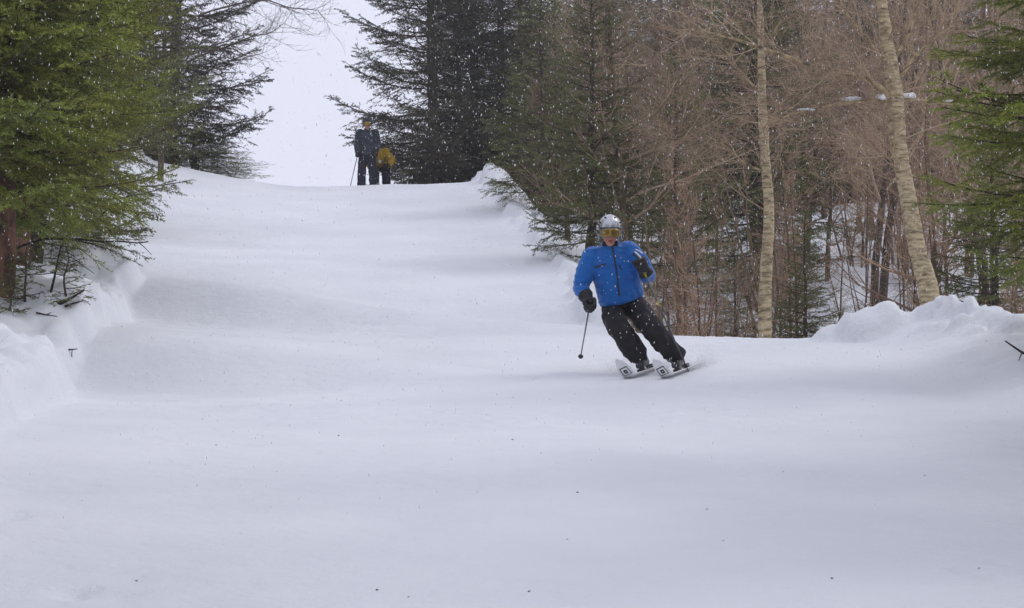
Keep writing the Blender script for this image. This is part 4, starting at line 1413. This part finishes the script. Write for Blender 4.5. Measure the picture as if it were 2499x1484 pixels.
SEED = spruce_mesh(71, 0.75, 0.42, 0.06, dens=90, nlen=0.026, nwid=0.007, step=0.12, droop=0.1, lift=0.2, needle='needle', bare=0.05, sec=0.05)
for u, v, s, lab in ((165, 728, .8, 'small spruce seedling poking out beside the dead sapling'), (60, 735, .9, 'small spruce seedling at the foot of the reddish trunk'),
                     (20, 760, .7, 'drooping spruce seedling half buried on the left bank')):
    q = on(u, v)
    e = empty('spruce_seedling', (q.x, q.y, q.z - 0.05), u * 0.1, s)
    tag(e, lab, 'seedling')
    for nm, me in zip(('trunk', 'branches', 'crown'), SEED):
        o = link(nm, me, e)
        if nm != 'trunk': o['kind'] = 'stuff'
Yd = 24.6
stick('dead_branch', 'bare dark branch reaching from under the big spruce over the trail', 'branch',
      [[near(12, 620, 25.0), near(60, 598, Yd), near(110, 583, Yd), near(190, 584, Yd), near(250, 590, Yd), near(290, 589, Yd), near(335, 593, Yd), near(362, 590, Yd)], [near(338, 592, Yd), near(352, 603, Yd), near(370, 622, Yd)],
       [near(190, 588, Yd), near(240, 600, Yd), near(262, 612, Yd)], [near(235, 540, Yd), near(255, 518, Yd), near(268, 503, Yd)]], [.015, .007, .007, .014])
stick('dead_branch', 'dark broken branch end under the right hanging spruce', 'branch',
      [[near(2530, 880, 21.0), near(2490, 858, 21.0), near(2452, 832, 21.0)], [near(2500, 864, 21), near(2512, 835, 21)], [near(2494, 858, 21), near(2485, 880, 20.9)]], [.016, .008, .008])
g = on(1338, 612)
stick('twig', 'little dark twig sticking out of the right bank edge', 'twig', [[g, g + V3(.06, 0, .05), g + V3(.14, 0, .07)], [g + V3(-.05, 0, 0), g + V3(.05, 0, .02)]], [.012, .010])

# scattered litter, falling snow and the spray at the skis
rs = np.random.default_rng(9)
def bits(name, P, size, stretch, material, label, kind='stuff', cat=None):
    """Many small uneven flakes, each a squashed octahedron."""
    n = len(P)
    base = np.array([[1, 0, 0], [-1, 0, 0], [0, 1, 0], [0, -1, 0], [0, 0, 1], [0, 0, -1]], float)
    v = base[None] * (np.asarray(size)[:, None, None] * rs.uniform(0.6, 1.3, (n, 6, 1)))
    v = v * np.asarray(stretch)[None, None]
    a = rs.normal(0, 0.25, n)
    x = v[..., 0] * np.cos(a)[:, None] + v[..., 2] * np.sin(a)[:, None]
    z = -v[..., 0] * np.sin(a)[:, None] + v[..., 2] * np.cos(a)[:, None]
    v = np.stack([x, v[..., 1], z], axis=-1) + P[:, None, :]
    f = np.array([[0, 2, 4], [2, 1, 4], [1, 3, 4], [3, 0, 4], [2, 0, 5], [1, 2, 5], [3, 1, 5], [0, 3, 5]])
    t = (f[None] + (np.arange(n) * 6)[:, None, None]).reshape(-1, 3)
    o = link(name, np_mesh(name, v.reshape(-1, 3), None, t, [material], smooth=False))
    tag(o, label, cat, None, kind)
    return o

n = 90
yy = 9 + 42 * rs.uniform(0, 1, n) ** 1.4
xx = rs.uniform(-0.5, 0.5, n) * yy * 0.46
bits('needle_litter', np.stack([xx, yy, terrain(xx, yy) + 0.003], 1), rs.uniform(.002, .006, n), (1.6, 1, .7), M['stick'], 'dark needles and bark crumbs scattered on the snow')
n = 44000
yy = 11 + 44 * rs.uniform(0, 1, n) ** 0.75
xx = rs.uniform(-0.5, 0.5, n) * yy * 0.50
zz = CAMZ + yy * rs.uniform(-0.05, 0.26, n)
ok = zz > terrain(xx, yy) + 0.03
M['flake'] = mat('flake', (0.93, 0.94, 0.95), 0.8)
_fn, _fl = M['flake'].node_tree.nodes, M['flake'].node_tree.links       # thin ice lets light through
_tr = _fn.new('ShaderNodeBsdfTranslucent'); _tr.inputs['Color'].default_value = (0.95, 0.95, 0.96, 1)
_mx = _fn.new('ShaderNodeMixShader'); _mx.inputs['Fac'].default_value = 0.6
_fl.new(_fn['Principled BSDF'].outputs['BSDF'], _mx.inputs[1]); _fl.new(_tr.outputs['BSDF'], _mx.inputs[2])
_fl.new(_mx.outputs['Shader'], _fn['Material Output'].inputs['Surface'])
bits('falling_snow', np.stack([xx, yy, zz], 1)[ok], rs.uniform(.0020, .0056, ok.sum()), (0.65, 0.65, 2.0), M['flake'], 'snowflakes drifting down through the air')
P = []
for c, k in ((cR, 1800), (cL, 2600)):
    t = rs.uniform(0, 1, k)
    s = -0.1 - 0.95 * t
    hgt = rs.exponential(0.05, k) * (0.4 + t)
    sd = rs.normal(0.0, 0.06, k) + 0.10 * t
    p = np.array(c)[None] + np.outer(s, np.array(fwd)) + np.outer(sd, -np.array(lft)) + np.outer(hgt, [0, 0, 1.0])
    P.append(p)
P.append(np.array(cR)[None] + np.array([-0.25, 0.1, 0.03]) + rs.normal(0, 1, (1200, 3)) * np.array([.10, .12, .05]))
P = np.concatenate(P)
P = P[P[:, 2] > terrain(P[:, 0], P[:, 1])]
bits('snow_spray', P, rs.uniform(.0018, .0045, len(P)), (1, 1, 1), M['flake'], 'powder snow thrown up behind the skis')

# ------------------------------------------------------------------ air
def haze_box():
    zs = [v.co.z for v in GROUND.data.vertices]
    lo = min(zs) - 1.0
    hi = max(max(zs), 30.0) + 14.0
    bm = bmesh.new()
    bmesh.ops.create_cube(bm, size=1.0)
    for v in bm.verts:
        v.co = Vector((v.co.x * 540, v.co.y * 360 + 100, (lo + hi) / 2 + v.co.z * (hi - lo)))
    me = bpy.data.meshes.new('haze'); bm.to_mesh(me); bm.free()
    m = bpy.data.materials.new('haze'); m.use_nodes = True
    n, l = m.node_tree.nodes, m.node_tree.links
    n.clear()
    out = n.new('ShaderNodeOutputMaterial'); pv = n.new('ShaderNodeVolumePrincipled')
    pv.inputs['Color'].default_value = (0.93, 0.94, 0.97, 1)
    pv.inputs['Density'].default_value = HAZE
    pv.inputs['Anisotropy'].default_value = 0.2
    l.new(pv.outputs['Volume'], out.inputs['Volume'])
    me.materials.append(m)
    o = link('haze', me); o['kind'] = 'stuff'; o['label'] = 'thin snowy haze hanging in the air'
    return o

HAZE = 0.0011
haze_box()
